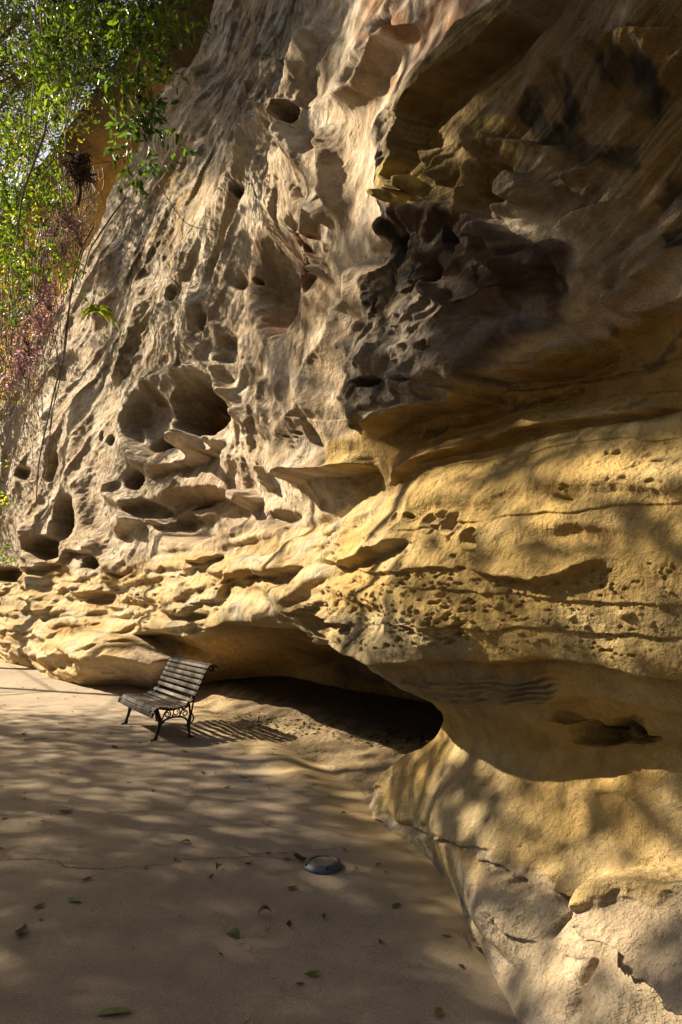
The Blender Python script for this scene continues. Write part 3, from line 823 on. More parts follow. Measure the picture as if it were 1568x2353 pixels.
aa = path.data.attributes.new('sand', 'FLOAT', 'POINT'); aa.data.foreach_set('value', sand.astype(np.float32).ravel())
tag(path, 'packed sandy path at the foot of the cliff', 'path', kind='structure')

# ------------------------------------------------------------------ light, sky, camera
SUN_AZ = math.radians(-65.0)          # left of straight ahead
SUN_EL = math.radians(34.0)
SUND = Vector((math.sin(SUN_AZ) * math.cos(SUN_EL), math.cos(SUN_AZ) * math.cos(SUN_EL), math.sin(SUN_EL)))
w = bpy.data.worlds.new('World'); sc.world = w; w.use_nodes = True
sky = w.node_tree.nodes.new('ShaderNodeTexSky'); sky.sky_type = 'NISHITA'; sky.sun_disc = False; sky.dust_density = 4.0
sky.sun_elevation = SUN_EL; sky.sun_rotation = SUN_AZ
bg = w.node_tree.nodes['Background']; bg.inputs['Strength'].default_value = 0.05
w.node_tree.links.new(sky.outputs[0], bg.inputs['Color'])
sl = bpy.data.lights.new('sun', 'SUN'); sl.energy = 5.0; sl.angle = math.radians(.53); sl.color = (1, .83, .58)
so = link(bpy.data.objects.new('sun', sl)); so.rotation_euler = (-SUND).to_track_quat('-Z', 'Y').to_euler()
so.location = SUND * 40
cam = bpy.data.cameras.new('camera'); cam.sensor_fit = 'VERTICAL'; cam.sensor_height = 36.0
cam.lens = 36.0 * FPX / 2353.0; cam.clip_end = 2000; cam.clip_start = .05
co = link(bpy.data.objects.new('camera', cam)); co.location = (0, 0, EYE); co.rotation_euler = (math.pi / 2 + PITCH, 0, 0)
sc.camera = co
vs = sc.view_settings; vs.view_transform = 'Standard'; vs.look = 'None'; vs.gamma = 1; vs.exposure = 1.6
sc.cycles.max_bounces = 6; sc.cycles.diffuse_bounces = 4; sc.cycles.use_denoising = True
# ------------------------------------------------------------------ small mesh builder
class MB:
    def __init__(s): s.v = []; s.f = []
    def add(s, v, f):
        o = len(s.v); s.v += [tuple(p) for p in v]; s.f += [tuple(i + o for i in q) for q in f]
    def tube(s, path, rad, n=8, flat=1.0, up=(0, 0, 1), cap=True):
        path = [Vector(p) for p in path]; m = len(path)
        rad = [rad] * m if not hasattr(rad, '__len__') else rad
        ring = []; ref = Vector(up)
        for i, p in enumerate(path):
            t = (path[min(i + 1, m - 1)] - path[max(i - 1, 0)])
            t = t.normalized() if t.length > 1e-9 else Vector((0, 0, 1))
            a = ref - t * ref.dot(t)
            if a.length < 1e-3:
                a = Vector((1, 0, 0)) - t * t.x
            a.normalize(); b = t.cross(a); ref = a
            ring.append([p + (a * math.cos(k * 2 * math.pi / n) * flat + b * math.sin(k * 2 * math.pi / n)) * rad[i] for k in range(n)])
        v = [q for r in ring for q in r]; f = []
        for i in range(m - 1):
            for k in range(n):
                f.append((i * n + k, i * n + (k + 1) % n, (i + 1) * n + (k + 1) % n, (i + 1) * n + k))
        if cap: f += [tuple(range(n))[::-1], tuple((m - 1) * n + k for k in range(n))]
        s.add(v, f)
    def lathe(s, prof, n=48, cx=0, cy=0):
        v = []; f = []
        for r, z in prof:
            v += [(cx + r * math.cos(k * 2 * math.pi / n), cy + r * math.sin(k * 2 * math.pi / n), z) for k in range(n)]
        for i in range(len(prof) - 1):
            for k in range(n):
                f.append((i * n + k, i * n + (k + 1) % n, (i + 1) * n + (k + 1) % n, (i + 1) * n + k))
        f.append(tuple(range(n))[::-1]); f.append(tuple((len(prof) - 1) * n + k for k in range(n)))
        s.add(v, f)
    def build(s, name, mat, parent=None, smooth=True):
        return mesh_obj(name, s.v, s.f, mat, parent, smooth)

def spline(pts, n=8):
    pts = [Vector(p) for p in pts]
    P = [pts[0] * 2 - pts[1]] + pts + [pts[-1] * 2 - pts[-2]]
    out = []
    for i in range(1, len(P) - 2):
        a, b, c_, d = P[i - 1], P[i], P[i + 1], P[i + 2]
        for k in range(n):
            t = k / n
            out.append(.5 * (2 * b + (c_ - a) * t + (2 * a - 5 * b + 4 * c_ - d) * t * t + (3 * b - a - 3 * c_ + d) * t ** 3))
    out.append(pts[-1]); return out

def gz(x, y):
    return float(ground_h(np.array([x]), np.array([y]))[0])
def gp(px, py):
    x, y = ground_pt(px, py); x, y = float(x), float(y)
    for _ in range(3):
        z = gz(x, y); X, Y, Z = ray(px, py); t = (z - EYE) / Z
        x, y = float(X * t), float(Y * t)
    return Vector((x, y, gz(x, y)))

# ------------------------------------------------------------------ park bench
mat_wood, nt, bs = new_mat('painted_slat_wood')
tc = nd(nt, 'ShaderNodeTexCoord'); mp = nd(nt, 'ShaderNodeMapping'); mp.inputs['Scale'].default_value = (3, 40, 40)
nt.links.new(tc.outputs['Object'], mp.inputs[0])
wn = noise(nt, 2.2, 6, .65, mp.outputs[0], .4); wn2 = noise(nt, 6, 5, .6, tc.outputs['Object'])
wc = ramp(nt, wn.outputs['Fac'], [(.3, (.016, .010, .010)), (.55, (.030, .019, .018)), (.75, (.052, .035, .033))])
wc2 = mix(nt, 'MULTIPLY', .8, wc.outputs[0], ramp(nt, wn2.outputs['Fac'], [(.35, (.65, .65, .65)), (.65, (1.2, 1.2, 1.2))]).outputs[0])
nt.links.new(wc2, bs.inputs['Base Color']); bs.inputs['Roughness'].default_value = .55; bs.inputs['Specular IOR Level'].default_value = .3
nt.links.new(bump(nt, wn.outputs['Fac'], .003, .6), bs.inputs['Normal'])
mat_bare, nt, bs = new_mat('weathered_slat_wood')
tc = nd(nt, 'ShaderNodeTexCoord'); mp = nd(nt, 'ShaderNodeMapping'); mp.inputs['Scale'].default_value = (3, 50, 50)
nt.links.new(tc.outputs['Object'], mp.inputs[0]); wn = noise(nt, 2.5, 6, .7, mp.outputs[0], .5)
nt.links.new(ramp(nt, wn.outputs['Fac'], [(.3, (.035, .023, .018)), (.7, (.105, .072, .055))]).outputs[0], bs.inputs['Base Color'])
bs.inputs['Roughness'].default_value = .7; nt.links.new(bump(nt, wn.outputs['Fac'], .004, .8), bs.inputs['Normal'])
mat_iron, nt, bs = new_mat('black_cast_iron')
tc = nd(nt, 'ShaderNodeTexCoord'); wn = noise(nt, 40, 5, .6, tc.outputs['Object'])
nt.links.new(ramp(nt, wn.outputs['Fac'], [(.3, (.012, .012, .013)), (.7, (.030, .028, .027))]).outputs[0], bs.inputs['Base Color'])
bs.inputs['Roughness'].default_value = .5; bs.inputs['Metallic'].default_value = .3; nt.links.new(bump(nt, wn.outputs['Fac'], .002, .6), bs.inputs['Normal'])
mat_bolt, nt, bs = new_mat('bolt_steel'); bs.inputs['Base Color'].default_value = (.35, .34, .33, 1); bs.inputs['Metallic'].default_value = .8; bs.inputs['Roughness'].default_value = .4

nf = gp(358, 1704); ff = gp(290, 1664)
axis = (nf - ff); axis.z = 0; L_sup = axis.length; axis.normalize()
front = Vector((axis.y, -axis.x, 0))                    # seat looks towards the path
mid = (nf + ff) / 2 - front * .43
bench = empty('park_bench', (mid.x, mid.y, gz(mid.x, mid.y) + .003), math.atan2(axis.y, axis.x))
tag(bench, 'dark slatted park bench with black scrolled iron legs in front of the low cave', 'bench')
# local frame: x along the bench (towards the camera), -y to the seat's front
fsgn = -1.0
seat = [(.512, .325), (.478, .385), (.425, .408), (.378, .403), (.333, .395), (.288, .388), (.243, .385), (.175, .392), (.098, .412)]
backp = [(.022, .462), (-.030, .540), (-.062, .610), (-.092, .677), (-.120, .742), (-.150, .805), (-.182, .862), (-.232, .890), (-.285, .872)]
SL = L_sup + .24
def slat(name, x, z, tx, tz, w, th, mat, curve=0.0):
    """rounded board along the bench; (tx,tz) runs across the board in the side profile"""
    l = math.hypot(tx, tz); tx, tz = tx / l, tz / l; nx, nz = -tz, tx
    sec = []
    for (a, b) in ((-.5, -.5), (.5, -.5), (.5, .5), (-.5, .5)):
        for k in range(4):
            ang = {(-.5, -.5): 180, (.5, -.5): 270, (.5, .5): 0, (-.5, .5): 90}[(a, b)] + k * 30
            r = th * .28
            ca_, sa_ = math.cos(math.radians(ang)) * r, math.sin(math.radians(ang)) * r
            sec.append((a * (w - 2 * r) + ca_, b * (th - 2 * r) + sa_))
    n = len(sec); m = 13; v = []; f = []
    for i in range(m):
        u = (i / (m - 1) - .5) * SL
        sag = -curve * (1 - (2 * u / SL) ** 2)
        e = .985 if i in (0, m - 1) else 1
        for (p, q) in sec:
            v.append((u, fsgn * (x + p * e * tx + q * e * nx), z + p * e * tz + q * e * nz + sag))
    for i in range(m - 1):
        for k in range(n):
            f.append((i * n + k, i * n + (k + 1) % n, (i + 1) * n + (k + 1) % n, (i + 1) * n + k))
    f += [tuple(range(n)), tuple((m - 1) * n + k for k in range(n))[::-1]]
    o = mesh_obj(name, v, f, mat, bench)
    # bolts at both frames and at the middle strap
    for u in (-L_sup / 2, 0, L_sup / 2):
        bm_ = MB()
        c0 = Vector((u + .01, fsgn * (x + nx * (th / 2)), z + nz * (th / 2) - curve * (1 - (2 * u / SL) ** 2)))
        d = Vector((0, fsgn * nx, nz))
        bm_.tube([c0 - d * .002, c0 + d * .003, c0 + d * .005], [.009, .0085, .004], 8)
        bm_.build('bolt', mat_bolt, o)
    return o
prof = seat + backp
for i, (x, z) in enumerate(prof):
    a = prof[max(i - 1, 0)]; b = prof[min(i + 1, len(prof) - 1)]
    if i == 0: b = (prof[1][0] + .004, prof[1][1]); a = (x + .002, z - .03)
    t = (a[0] - b[0], a[1] - b[1])
    if i == len(seat): t = (.55, -.55)
    if i < len(seat):
        wdt = .066 if i < 2 else (.040 if i < 7 else .058)
        slat('seat_slat', x, z, *t, wdt, .022 if i < 2 else .02, mat_bare if 2 <= i < 7 else mat_wood, .006 if i < 7 else 0.0)
    else:
        slat('back_slat', x, z, *t, .052, .02, mat_wood)

def frame_at(u):
    P = lambda x, z: (u, fsgn * x, z)
    m = MB()
    rail = [P(.50, .30), P(.515, .33), P(.498, .368), P(.46, .383), P(.40, .385), P(.33, .372), P(.25, .362), P(.17, .370), P(.10, .388), P(.04, .425), P(-.012, .48), P(-.05, .56), P(-.085, .635), P(-.118, .71), P(-.15, .78), P(-.182, .838), P(-.225, .868), P(-.268, .862), P(-.285, .835), P(-.270, .808), P(-.243, .812), P(-.238, .834)]
    m.tube(spline(rail, 5), .015, 8, 1.15, up=(1, 0, 0))
    m.tube(spline([P(.50, .30), P(.478, .292), P(.468, .312), P(.482, .326)], 5), .010, 6)
    m.tube(spline([P(.42, .375), P(.375, .255), P(.345, .21), P(.33, .235)], 5), [.012] * 16, 6)
    m.tube(spline([P(.02, .43), P(.012, .34), P(.0, .27)], 5), .014, 7)
    m.tube(spline([P(-.05, .545), P(-.03, .42), P(-.01, .30)], 5), .012, 7)
    # apron arch and the scrolls above it
    m.tube(spline([P(.375, .19), P(.33, .235), P(.26, .262), P(.18, .268), P(.10, .258), P(.05, .225), P(.02, .18)], 5), .013, 7)
    def scroll(cx, cz, r, a0, turns, sgn=1, rad=.0095):
        pts = []
        for k in range(int(20 * turns) + 1):
            a = a0 + sgn * k / 20 * 2 * math.pi; rr = r * (1 - .62 * k / (20 * turns))
            pts.append(P(cx + rr * math.cos(a), cz + rr * math.sin(a)))
        m.tube(pts, [rad * (1 - .25 * k / len(pts)) for k in range(len(pts))], 6)
    scroll(.295, .308, .042, 2.2, 1.25); scroll(.185, .322, .050, 3.6, 1.3, -1); scroll(.075, .305, .040, 1.0, 1.25)
    m.tube(spline([P(.36, .25), P(.325, .33), P(.29, .352), P(.24, .358)], 5), .010, 6)
    m.tube(spline([P(.235, .30), P(.215, .272), P(.15, .275), P(.115, .33), P(.10, .38)], 5), .010, 6)
    m.tube(spline([P(.12, .345), P(.06, .372), P(.03, .40)], 4), .010, 6)
    m.tube(spline([P(-.005, .30), P(-.035, .265), P(-.038, .215), P(-.012, .18)], 5), .010, 6)
    fr = m.build('side_frame', mat_iron, bench)
    l = MB()
    l.tube(spline([P(.435, .385), P(.418, .32), P(.392, .255), P(.385, .20), P(.405, .12), P(.425, .06), P(.435, .015)], 5),
           [.014, .016, .018, .02, .021, .021, .022, .023, .024, .025, .026, .026, .026, .026, .025, .024, .024, .023, .022, .022, .021, .021, .020, .020, .021, .022, .023, .024, .025, .026, .026][:31], 9)
    l.tube([P(.41, .016), P(.45, .014), P(.49, .010), P(.502, .008)], [.020, .022, .018, .010], 8, .55)
    l.build('leg', mat_iron, bench)
    l = MB()
    l.tube(spline([P(.0, .30), P(.012, .22), P(.022, .16), P(.012, .08), P(.004, .015)], 6), [.015 + .010 * math.sin(min(1, k / 18) * math.pi) for k in range(25)], 9)
    l.tube([P(.025, .014), P(-.01, .014), P(-.04, .010), P(-.052, .008)], [.022, .022, .017, .009], 8, .55)
    l.build('leg', mat_iron, bench)
frame_at(-L_sup / 2); frame_at(L_sup / 2)
st = MB()
st.tube([(0, fsgn * x + .012, z - .006) for x, z in [(.02, .45), (-.03, .535), (-.062, .61), (-.092, .677), (-.12, .742), (-.15, .805), (-.182, .86)]], .008, 6, .5)
st.build('middle_strap', mat_iron, bench)

# ------------------------------------------------------------------ round fitting on the path
mat_rim, nt, bs = new_mat('blue_grey_metal')
tc = nd(nt, 'ShaderNodeTexCoord'); wn = noise(nt, 18, 5, .6, tc.outputs['Object'])
nt.links.new(ramp(nt, wn.outputs['Fac'], [(.35, (.05, .06, .085)), (.65, (.10, .12, .16))]).outputs[0], bs.inputs['Base Color'])
bs.inputs['Metallic'].default_value = .35; bs.inputs['Roughness'].default_value = .5
mat_lens, nt, bs = new_mat('dusty_glass')
tc = nd(nt, 'ShaderNodeTexCoord'); wn = noise(nt, 14, 6, .65, tc.outputs['Object'])
nt.links.new(ramp(nt, wn.outputs['Fac'], [(.35, (.14, .145, .13)), (.7, (.34, .29, .22))]).outputs[0], bs.inputs['Base Color'])
bs.inputs['Roughness'].default_value = .35
dp = gp(742, 1992)
disc = empty('ground_light', (dp.x, dp.y, dp.z))
tag(disc, 'low round ground light with blue grey metal rim and dusty glass top on the path', 'ground light')
m = MB(); m.lathe([(.05, -.03), (.120, -.03), (.124, .006), (.122, .014), (.098, .036), (.090, .038), (.086, .036), (.085, .030), (.05, .029)], 64); m.build('rim', mat_rim, disc)
m = MB(); m.lathe([(.0849, .026), (.0849, .0315), (.06, .0325), (.02, .033)], 64); m.build('lens', mat_lens, disc)
for a in (-75, 20, 110, 200):
    m = MB(); a = math.radians(a); d = Vector((math.cos(a), math.sin(a), 0))
    m.tube([d * .104 + Vector((0, 0, .026)), d * .1125 + Vector((0, 0, .0285)), d * .115 + Vector((0, 0, .0295))], [.009, .009, .006], 8); m.build('screw', mat_iron, disc)

# ------------------------------------------------------------------ leaf builder, shared by litter and foliage
def leaf_mat(name, trans=.45, rough=.4, thru=(2.4, 2.3, .8)):
    m, nt, b = new_mat(name)
    a = nd(nt, 'ShaderNodeAttribute', attribute_name='tint')
    nt.links.new(a.outputs['Color'], b.inputs['Base Color']); b.inputs['Roughness'].default_value = rough
    b.inputs['Specular IOR Level'].default_value = .4
    if trans > 0:
        t = nd(nt, 'ShaderNodeBsdfTranslucent')
        nt.links.new(mix(nt, 'MULTIPLY', 1.0, a.outputs['Color'], thru), t.inputs['Color'])
        ms = nd(nt, 'ShaderNodeMixShader'); ms.inputs[0].default_value = trans
        nt.links.new(b.outputs[0], ms.inputs[1]); nt.links.new(t.outputs[0], ms.inputs[2])
        nt.links.new(ms.outputs[0], nt.nodes['Material Output'].inputs['Surface'])
    return m
mat_leaf = leaf_mat('leaf'); mat_dry = leaf_mat('dry_leaf', .15, .6, (1.5, 1.5, 1)); mat_shade = leaf_mat('shade_leaf', .12, .5, (1.2, 1.2, .7)); mat_pink = leaf_mat('pink_leaf', .4, .5, (1.5, 1.35, 1.5))
mat_bark, nt, bs = new_mat('bark')
geo = nd(nt, 'ShaderNodeNewGeometry'); wn = noise(nt, 22, 5, .65, geo.outputs['Position'])
nt.links.new(ramp(nt, wn.outputs['Fac'], [(.3, (.06, .045, .033)), (.7, (.20, .155, .115))]).outputs[0], bs.inputs['Base Color'])
bs.inputs['Roughness'].default_value = .85; nt.links.new(bump(nt, wn.outputs['Fac'], .01, .7), bs.inputs['Normal'])
mat_twig, nt, bs = new_mat('pale_twig'); bs.inputs['Roughness'].default_value = .8
geo = nd(nt, 'ShaderNodeNewGeometry'); wn = noise(nt, 5, 4, .6, geo.outputs['Position'])
nt.links.new(ramp(nt, wn.outputs['Fac'], [(.35, (.10, .07, .05)), (.65, (.27, .21, .16))]).outputs[0], bs.inputs['Base Color'])

def leaves(name, P, D, N, Ln, Wd, tint, mat, parent=None, fold=.22, curl=.12):
    """many small folded pointed leaves in one crown; P base, D direction, N face normal"""
    P, D, N = (np.asarray(a, float) for a in (P, D, N))
    D = D / (np.linalg.norm(D, axis=1, keepdims=True) + 1e-9)
    S = np.cross(N, D); S /= np.linalg.norm(S, axis=1, keepdims=True) + 1e-9
    N = np.cross(D, S)
    Ln = np.asarray(Ln)[:, None]; Wd = np.asarray(Wd)[:, None]
    def pt(a, b, c_): return P + D * Ln * a + S * Wd * b + N * Ln * c_
    V = np.stack([pt(0, 0, 0), pt(.28, .44, fold * .4), pt(.68, .36, fold * .3 - curl * .4), pt(1, 0, -curl), pt(.68, -.36, fold * .3 - curl * .4), pt(.28, -.44, fold * .4)], 1)
    n = len(P); k = np.arange(n)[:, None] * 6
    F = np.concatenate([k + np.array([[0, 1, 2, 3]]), k + np.array([[0, 3, 4, 5]])], 1).reshape(-1, 4)
    o = np_mesh(name, V.reshape(-1, 3), F, mat, parent, smooth=False)
    a = o.data.attributes.new('tint', 'FLOAT_COLOR', 'POINT')
    T = np.repeat(np.concatenate([np.asarray(tint), np.ones((n, 1))], 1), 6, 0).astype(np.float32)
    a.data.foreach_set('color', T.ravel())
    return o
def rdir(n, down=0.0, sd=1.0):
    d = rng.normal(0, sd, (n, 3)); d[:, 2] -= down
    return d / np.linalg.norm(d, axis=1, keepdims=True)
# ------------------------------------------------------------------ fallen leaves and twigs on the path
GREEN, DKGREEN, YELLOW, BROWN, TAN, RUST = (.10, .16, .025), (.04, .075, .02), (.42, .36, .05), (.085, .045, .022), (.24, .17, .085), (.20, .085, .03)
def ground_leaf(px, py, size_px, tone, label, curl=.2, lift=.0, rot=None, group=None, ratio=.5, name='fallen_leaf', cat='leaf'):
    p = gp(px, py)
    dist = math.hypot(p.x, p.y)
    L = size_px * math.hypot(dist, EYE) / FPX
    a = rng.random() * 6.28 if rot is None else rot
    n = 9; v = []; f = []
    ca_, sa_ = math.cos(a), math.sin(a)
    tw = rng.normal(0, .25); bend = curl * (1 if rng.random() < .7 else -1)
    for i in range(n):
        t = i / (n - 1)
        w_l = L * ratio * .5 * (math.sin(math.pi * t ** .8) ** .8 if 0 < t < 1 else .02) * (1 + .08 * rng.normal())
        zc = abs(bend) * L * (4 * (t - .5) ** 2 if bend > 0 else 1 - 4 * (t - .5) ** 2) * .5
        for sgn_, up_ in ((-1, abs(bend) * 1.1 + .12), (0, 0), (1, abs(bend) * .8 + .12)):
            x = (t - .5) * L; y = sgn_ * w_l
            z = zc + up_ * abs(y) + tw * y * (t - .5)
            v.append((x * ca_ - y * sa_, x * sa_ + y * ca_, z))
    for i in range(n - 1):
        for k in range(2):
            f.append((i * 3 + k, i * 3 + k + 1, (i + 1) * 3 + k + 1, (i + 1) * 3 + k))
    # stalk
    o0 = len(v)
    for (x, z) in ((-.5, 0), (-.62, .01), (-.75, .03)):
        for s_ in (-1, 1):
            y = s_ * .012 * L; v.append((x * L * ca_ - y * sa_, x * L * sa_ + y * ca_, z * L + v[1][2]))
    f += [(o0, o0 + 1, o0 + 3, o0 + 2), (o0 + 2, o0 + 3, o0 + 5, o0 + 4)]
    zmin = min(q[2] for q in v)
    v = [(q[0], q[1], q[2] - zmin + .004) for q in v]
    o = mesh_obj(name, v, f, mat_dry)
    o.location = (p.x, p.y, p.z + lift)
    at = o.data.attributes.new('tint', 'FLOAT_COLOR', 'POINT')
    t0 = np.array(tone) * (1 + .25 * rng.normal()); t1 = np.array(tone) * .55 + np.array(BROWN) * .4
    k = np.clip(.5 + .5 * np.sin(np.arange(len(v)) * rng.random() * 2), 0, 1)[:, None] * .6
    at.data.foreach_set('color', np.concatenate([np.clip(t0 * (1 - k) + t1 * k, .01, .7), np.ones((len(v), 1))], 1).astype(np.float32).ravel())
    return tag(o, label, cat, group or 'fallen leaves on the path')
LV = [
 (370, 1729, 17, YELLOW, 'yellow leaf on the path just in front of the bench, right of its front foot', .15),
 (425, 1728, 17, GREEN, 'green leaf on the path right below the rear foot of the bench', .25),
 (346, 1711, 17, GREEN, 'small green leaf touching the front foot of the bench', .1),
 (302, 1670, 13, GREEN, 'pale green leaf beside the far front foot of the bench', .1),
 (323, 1709, 11, BROWN, 'dark curled leaf left of the near front foot of the bench', .5),
 (264, 1719, 22, BROWN, 'pair-like dark brown dead leaf left of the bench shadow', .35),
 (151, 1868, 28, BROWN, 'large dark brown leaf in the shade at the left of the path', .3),
 (298, 1799, 12, BROWN, 'brown leaf lying in the bright sun streak on the path', .3),
 (352, 1818, 15, BROWN, 'flat brown leaf just below the sun streak on the path', .1),
 (522, 1811, 16, BROWN, 'brown leaf on the sunlit streak right of the middle of the path', .25),
 (467, 1777, 17, GREEN, 'narrow green leaf between two sun streaks on the path', .1),
 (560, 1787, 18, GREEN, 'narrow green leaf near the sun streak closest to the cliff foot', .15),
 (581, 1786, 8, YELLOW, 'tiny pale leaf right beside a narrow green leaf', .2),
 (620, 1813, 9, BROWN, 'tiny brown leaf at the right end of the sun streak', .3),
 (322, 1864, 10, YELLOW, 'small yellowish leaf alone in the shaded middle of the path', .3),
 (428, 1938, 22, DKGREEN, 'dark green leaf lying above the long crack in the path', .3),
 (200, 2023, 22, BROWN, 'brown leaf just below the left part of the crack', .25),
 (170, 2072, 28, (.10, .19, .08), 'pale bluish green leaf in the deep shade at the left', .2),
 (90, 2086, 24, DKGREEN, 'dark leaf in the deep shade left of the pale green one', .2),
 (50, 2147, 40, (.14, .15, .04), 'large curled olive and brown leaf near the left edge of the path', .4),
 (535, 2150, 36, GREEN, 'green leaf with a brown tip on the pale seam in the path', .3),
 (609, 2104, 30, (.15, .09, .05), 'upright curled brown leaf below the ground light', .7),
 (613, 2133, 20, (.28, .34, .10), 'light green leaf under the upright curled brown one', .15),
 (665, 2131, 22, BROWN, 'crumpled brown leaf right of the light green one', .6),
 (502, 1997, 20, BROWN, 'crumpled dark leaf below the right half of the crack', .6),
 (485, 2018, 16, BROWN, 'dark brown leaf scrap below the crumpled leaf', .4),
 (573, 1988, 18, BROWN, 'brown leaf tent between the crack and the ground light', .6),
 (617, 1963, 15, DKGREEN, 'dark green leaf at the end of the bare twig', .35),
 (661, 1975, 22, GREEN, 'green leaf next to the curled brown leaf by the ground light', .3),
 (691, 1979, 34, BROWN, 'long curled brown leaf touching the rim of the ground light', .6),
 (673, 2042, 24, GREEN, 'olive green leaf on the path left below the ground light', .2),
 (745, 2110, 18, DKGREEN, 'upright dark green leaf on the path below the ground light', .5),
 (717, 2243, 30, GREEN, 'green leaf low on the path near the bottom, right of centre', .3),
 (690, 2264, 16, BROWN, 'dark leaf scrap left of the green leaf near the bottom', .2),
 (266, 2329, 66, (.14, .18, .03), 'long olive green leaf at the bottom left of the path', .08),
 (910, 2083, 27, GREEN, 'flat green oval leaf on the smooth sand near the grey rock foot', .05),
 (1122, 2200, 46, TAN, 'large crumpled dry tan leaf beside the pale rock foot', .6),
 (875, 2167, 16, BROWN, 'dark dead leaf on the sand left of the tan crumpled one', .3),
 (1026, 2152, 18, RUST, 'rust brown leaf lying flat near the grey rock foot', .1),
 (1008, 2333, 30, (.20, .17, .05), 'brown and yellow leaf at the bottom edge of the path', .3),
 (1214, 2341, 22, GREEN, 'green leaf at the bottom right where sand meets rock', .2),
 (872, 1990, 16, DKGREEN, 'dark green leaf right of the ground light', .3),
 (887, 2006, 10, BROWN, 'brown leaf scrap beside the dark green leaf near the rock foot', .2),
 (792, 1954, 18, (.2, .17, .03), 'yellow brown leaf behind the ground light on its right', .3),
 (820, 1998, 9, BROWN, 'tiny dark leaf just right of the ground light', .3),
 (790, 1874, 14, BROWN, 'dark twisted leaf at the edge of the sandy apron', .6),
 (336, 1995, 16, (.2, .2, .04), 'olive leaf lying on the long crack itself', .2),
 (406, 1979, 18, BROWN, 'brown leaf lying at a bend of the long crack', .3),
 (415, 2107, 9, GREEN, 'tiny green leaf alone in the shade at mid path', .3),
 (508, 2195, 12, BROWN, 'small brown leaf below the pale seam', .2),
 (95, 2115, 10, DKGREEN, 'small dark leaf below the pair in deep shade at the left', .2),
 (10, 1880, 18, TAN, 'tan leaf at the left edge of the path in shade', .3),
 (2, 1952, 14, BROWN, 'brown leaf cut by the left edge above the crack', .3),
 (56, 1688, 18, DKGREEN, 'dark green leaf in the thin sun streak at far left', .4),
 (98, 1888, 10, BROWN, 'small brown leaf right of the tan leaf at the left edge', .3),
 (163, 1843, 11, BROWN, 'dark dot-like leaf above the large dark brown leaf', .4),
 (1060, 2222, 16, BROWN, 'thin brown leaf strip left of the tan crumpled leaf', .1),
 (1155, 2270, 10, BROWN, 'dark leaf bit below the tan crumpled leaf', .2),
]
for (x, y, s_, t_, lab, cu) in LV:
    big = s_ > 60
    ground_leaf(x, y, s_ * (1.0 if big else 1.05), t_, lab, cu, rot=.15 if big else None, ratio=.32 if big else .5)
k = 0
while k < 95:                                            # scattered small dry leaves on the farther path
    y = 1570 + 330 * rng.random() ** 1.6; x = rng.uniform(-30, 760)
    if y < 1600 and x > 300 or y < 1760 and x > 640: continue
    if 260 < x < 480 and 1600 < y < 1716: continue
    k += 1
    far = y < 1700
    ground_leaf(x, y, rng.uniform(5, 10), [BROWN, BROWN, TAN, GREEN, YELLOW][int(rng.integers(5))],
                'tiny scattered leaf on the sunny far stretch of path near the bench' if far else 'tiny scattered leaf on the shaded path between bench and crack',
                .3, group='tiny leaves on the far path' if far else 'tiny leaves on the middle path')
k = 0
while k < 40:
    y = rng.uniform(1900, 2330); x = rng.uniform(0, 1000)
    if x > 760 + (y - 1900) * .6 - 40: continue
    k += 1
    ground_leaf(x, y, rng.uniform(3, 7), [BROWN, TAN, BROWN][int(rng.integers(3))], 'crumb of dead leaf on the near shaded path below the crack', .3, group='leaf crumbs on the near path')

def twig(pts, r_px, label):
    P = [gp(*p) for p in pts]; L = math.hypot(P[0].length, 0)
    r = r_px * L / FPX
    m = MB(); m.tube(spline([p + Vector((0, 0, r * .9 + .003 + .006 * rng.random())) for p in P], 5), [r * (1 - .5 * i / (5 * len(P))) for i in range(5 * (len(P) - 1) + 1)], 6)
    o = m.build('twig', mat_twig); tag(o, label, 'twig', 'twigs on the path')
twig([(540, 1951), (562, 1957), (580, 1966), (604, 1964)], 1.3, 'bent bare twig on the path just above the crack')
twig([(593, 1886), (612, 1897), (636, 1904)], 1.1, 'pale forked twig on the path up from the ground light')
twig([(612, 1897), (620, 1890), (634, 1893)], 1.0, 'short dark twig leaning against the pale forked one')
twig([(1062, 2150), (1074, 2166), (1079, 2180), (1074, 2176)], 1.6, 'curled dark twig on sand beside the grey rock foot')
twig([(900, 1840), (0 + 880, 1846)], .8, 'tiny twig on the sandy apron') if False else None
twig([(55, 1702), (80, 1700), (108, 1700)], 1.0, 'thin twig in the shade below the first sun streak')
twig([(134, 1664), (172, 1663)], 1.1, 'straight dark twig left of the bench on the far path')
twig([(1240, 2338), (1262, 2350), (1290, 2366)], 1.6, 'reddish twig at the bottom right by the rock')

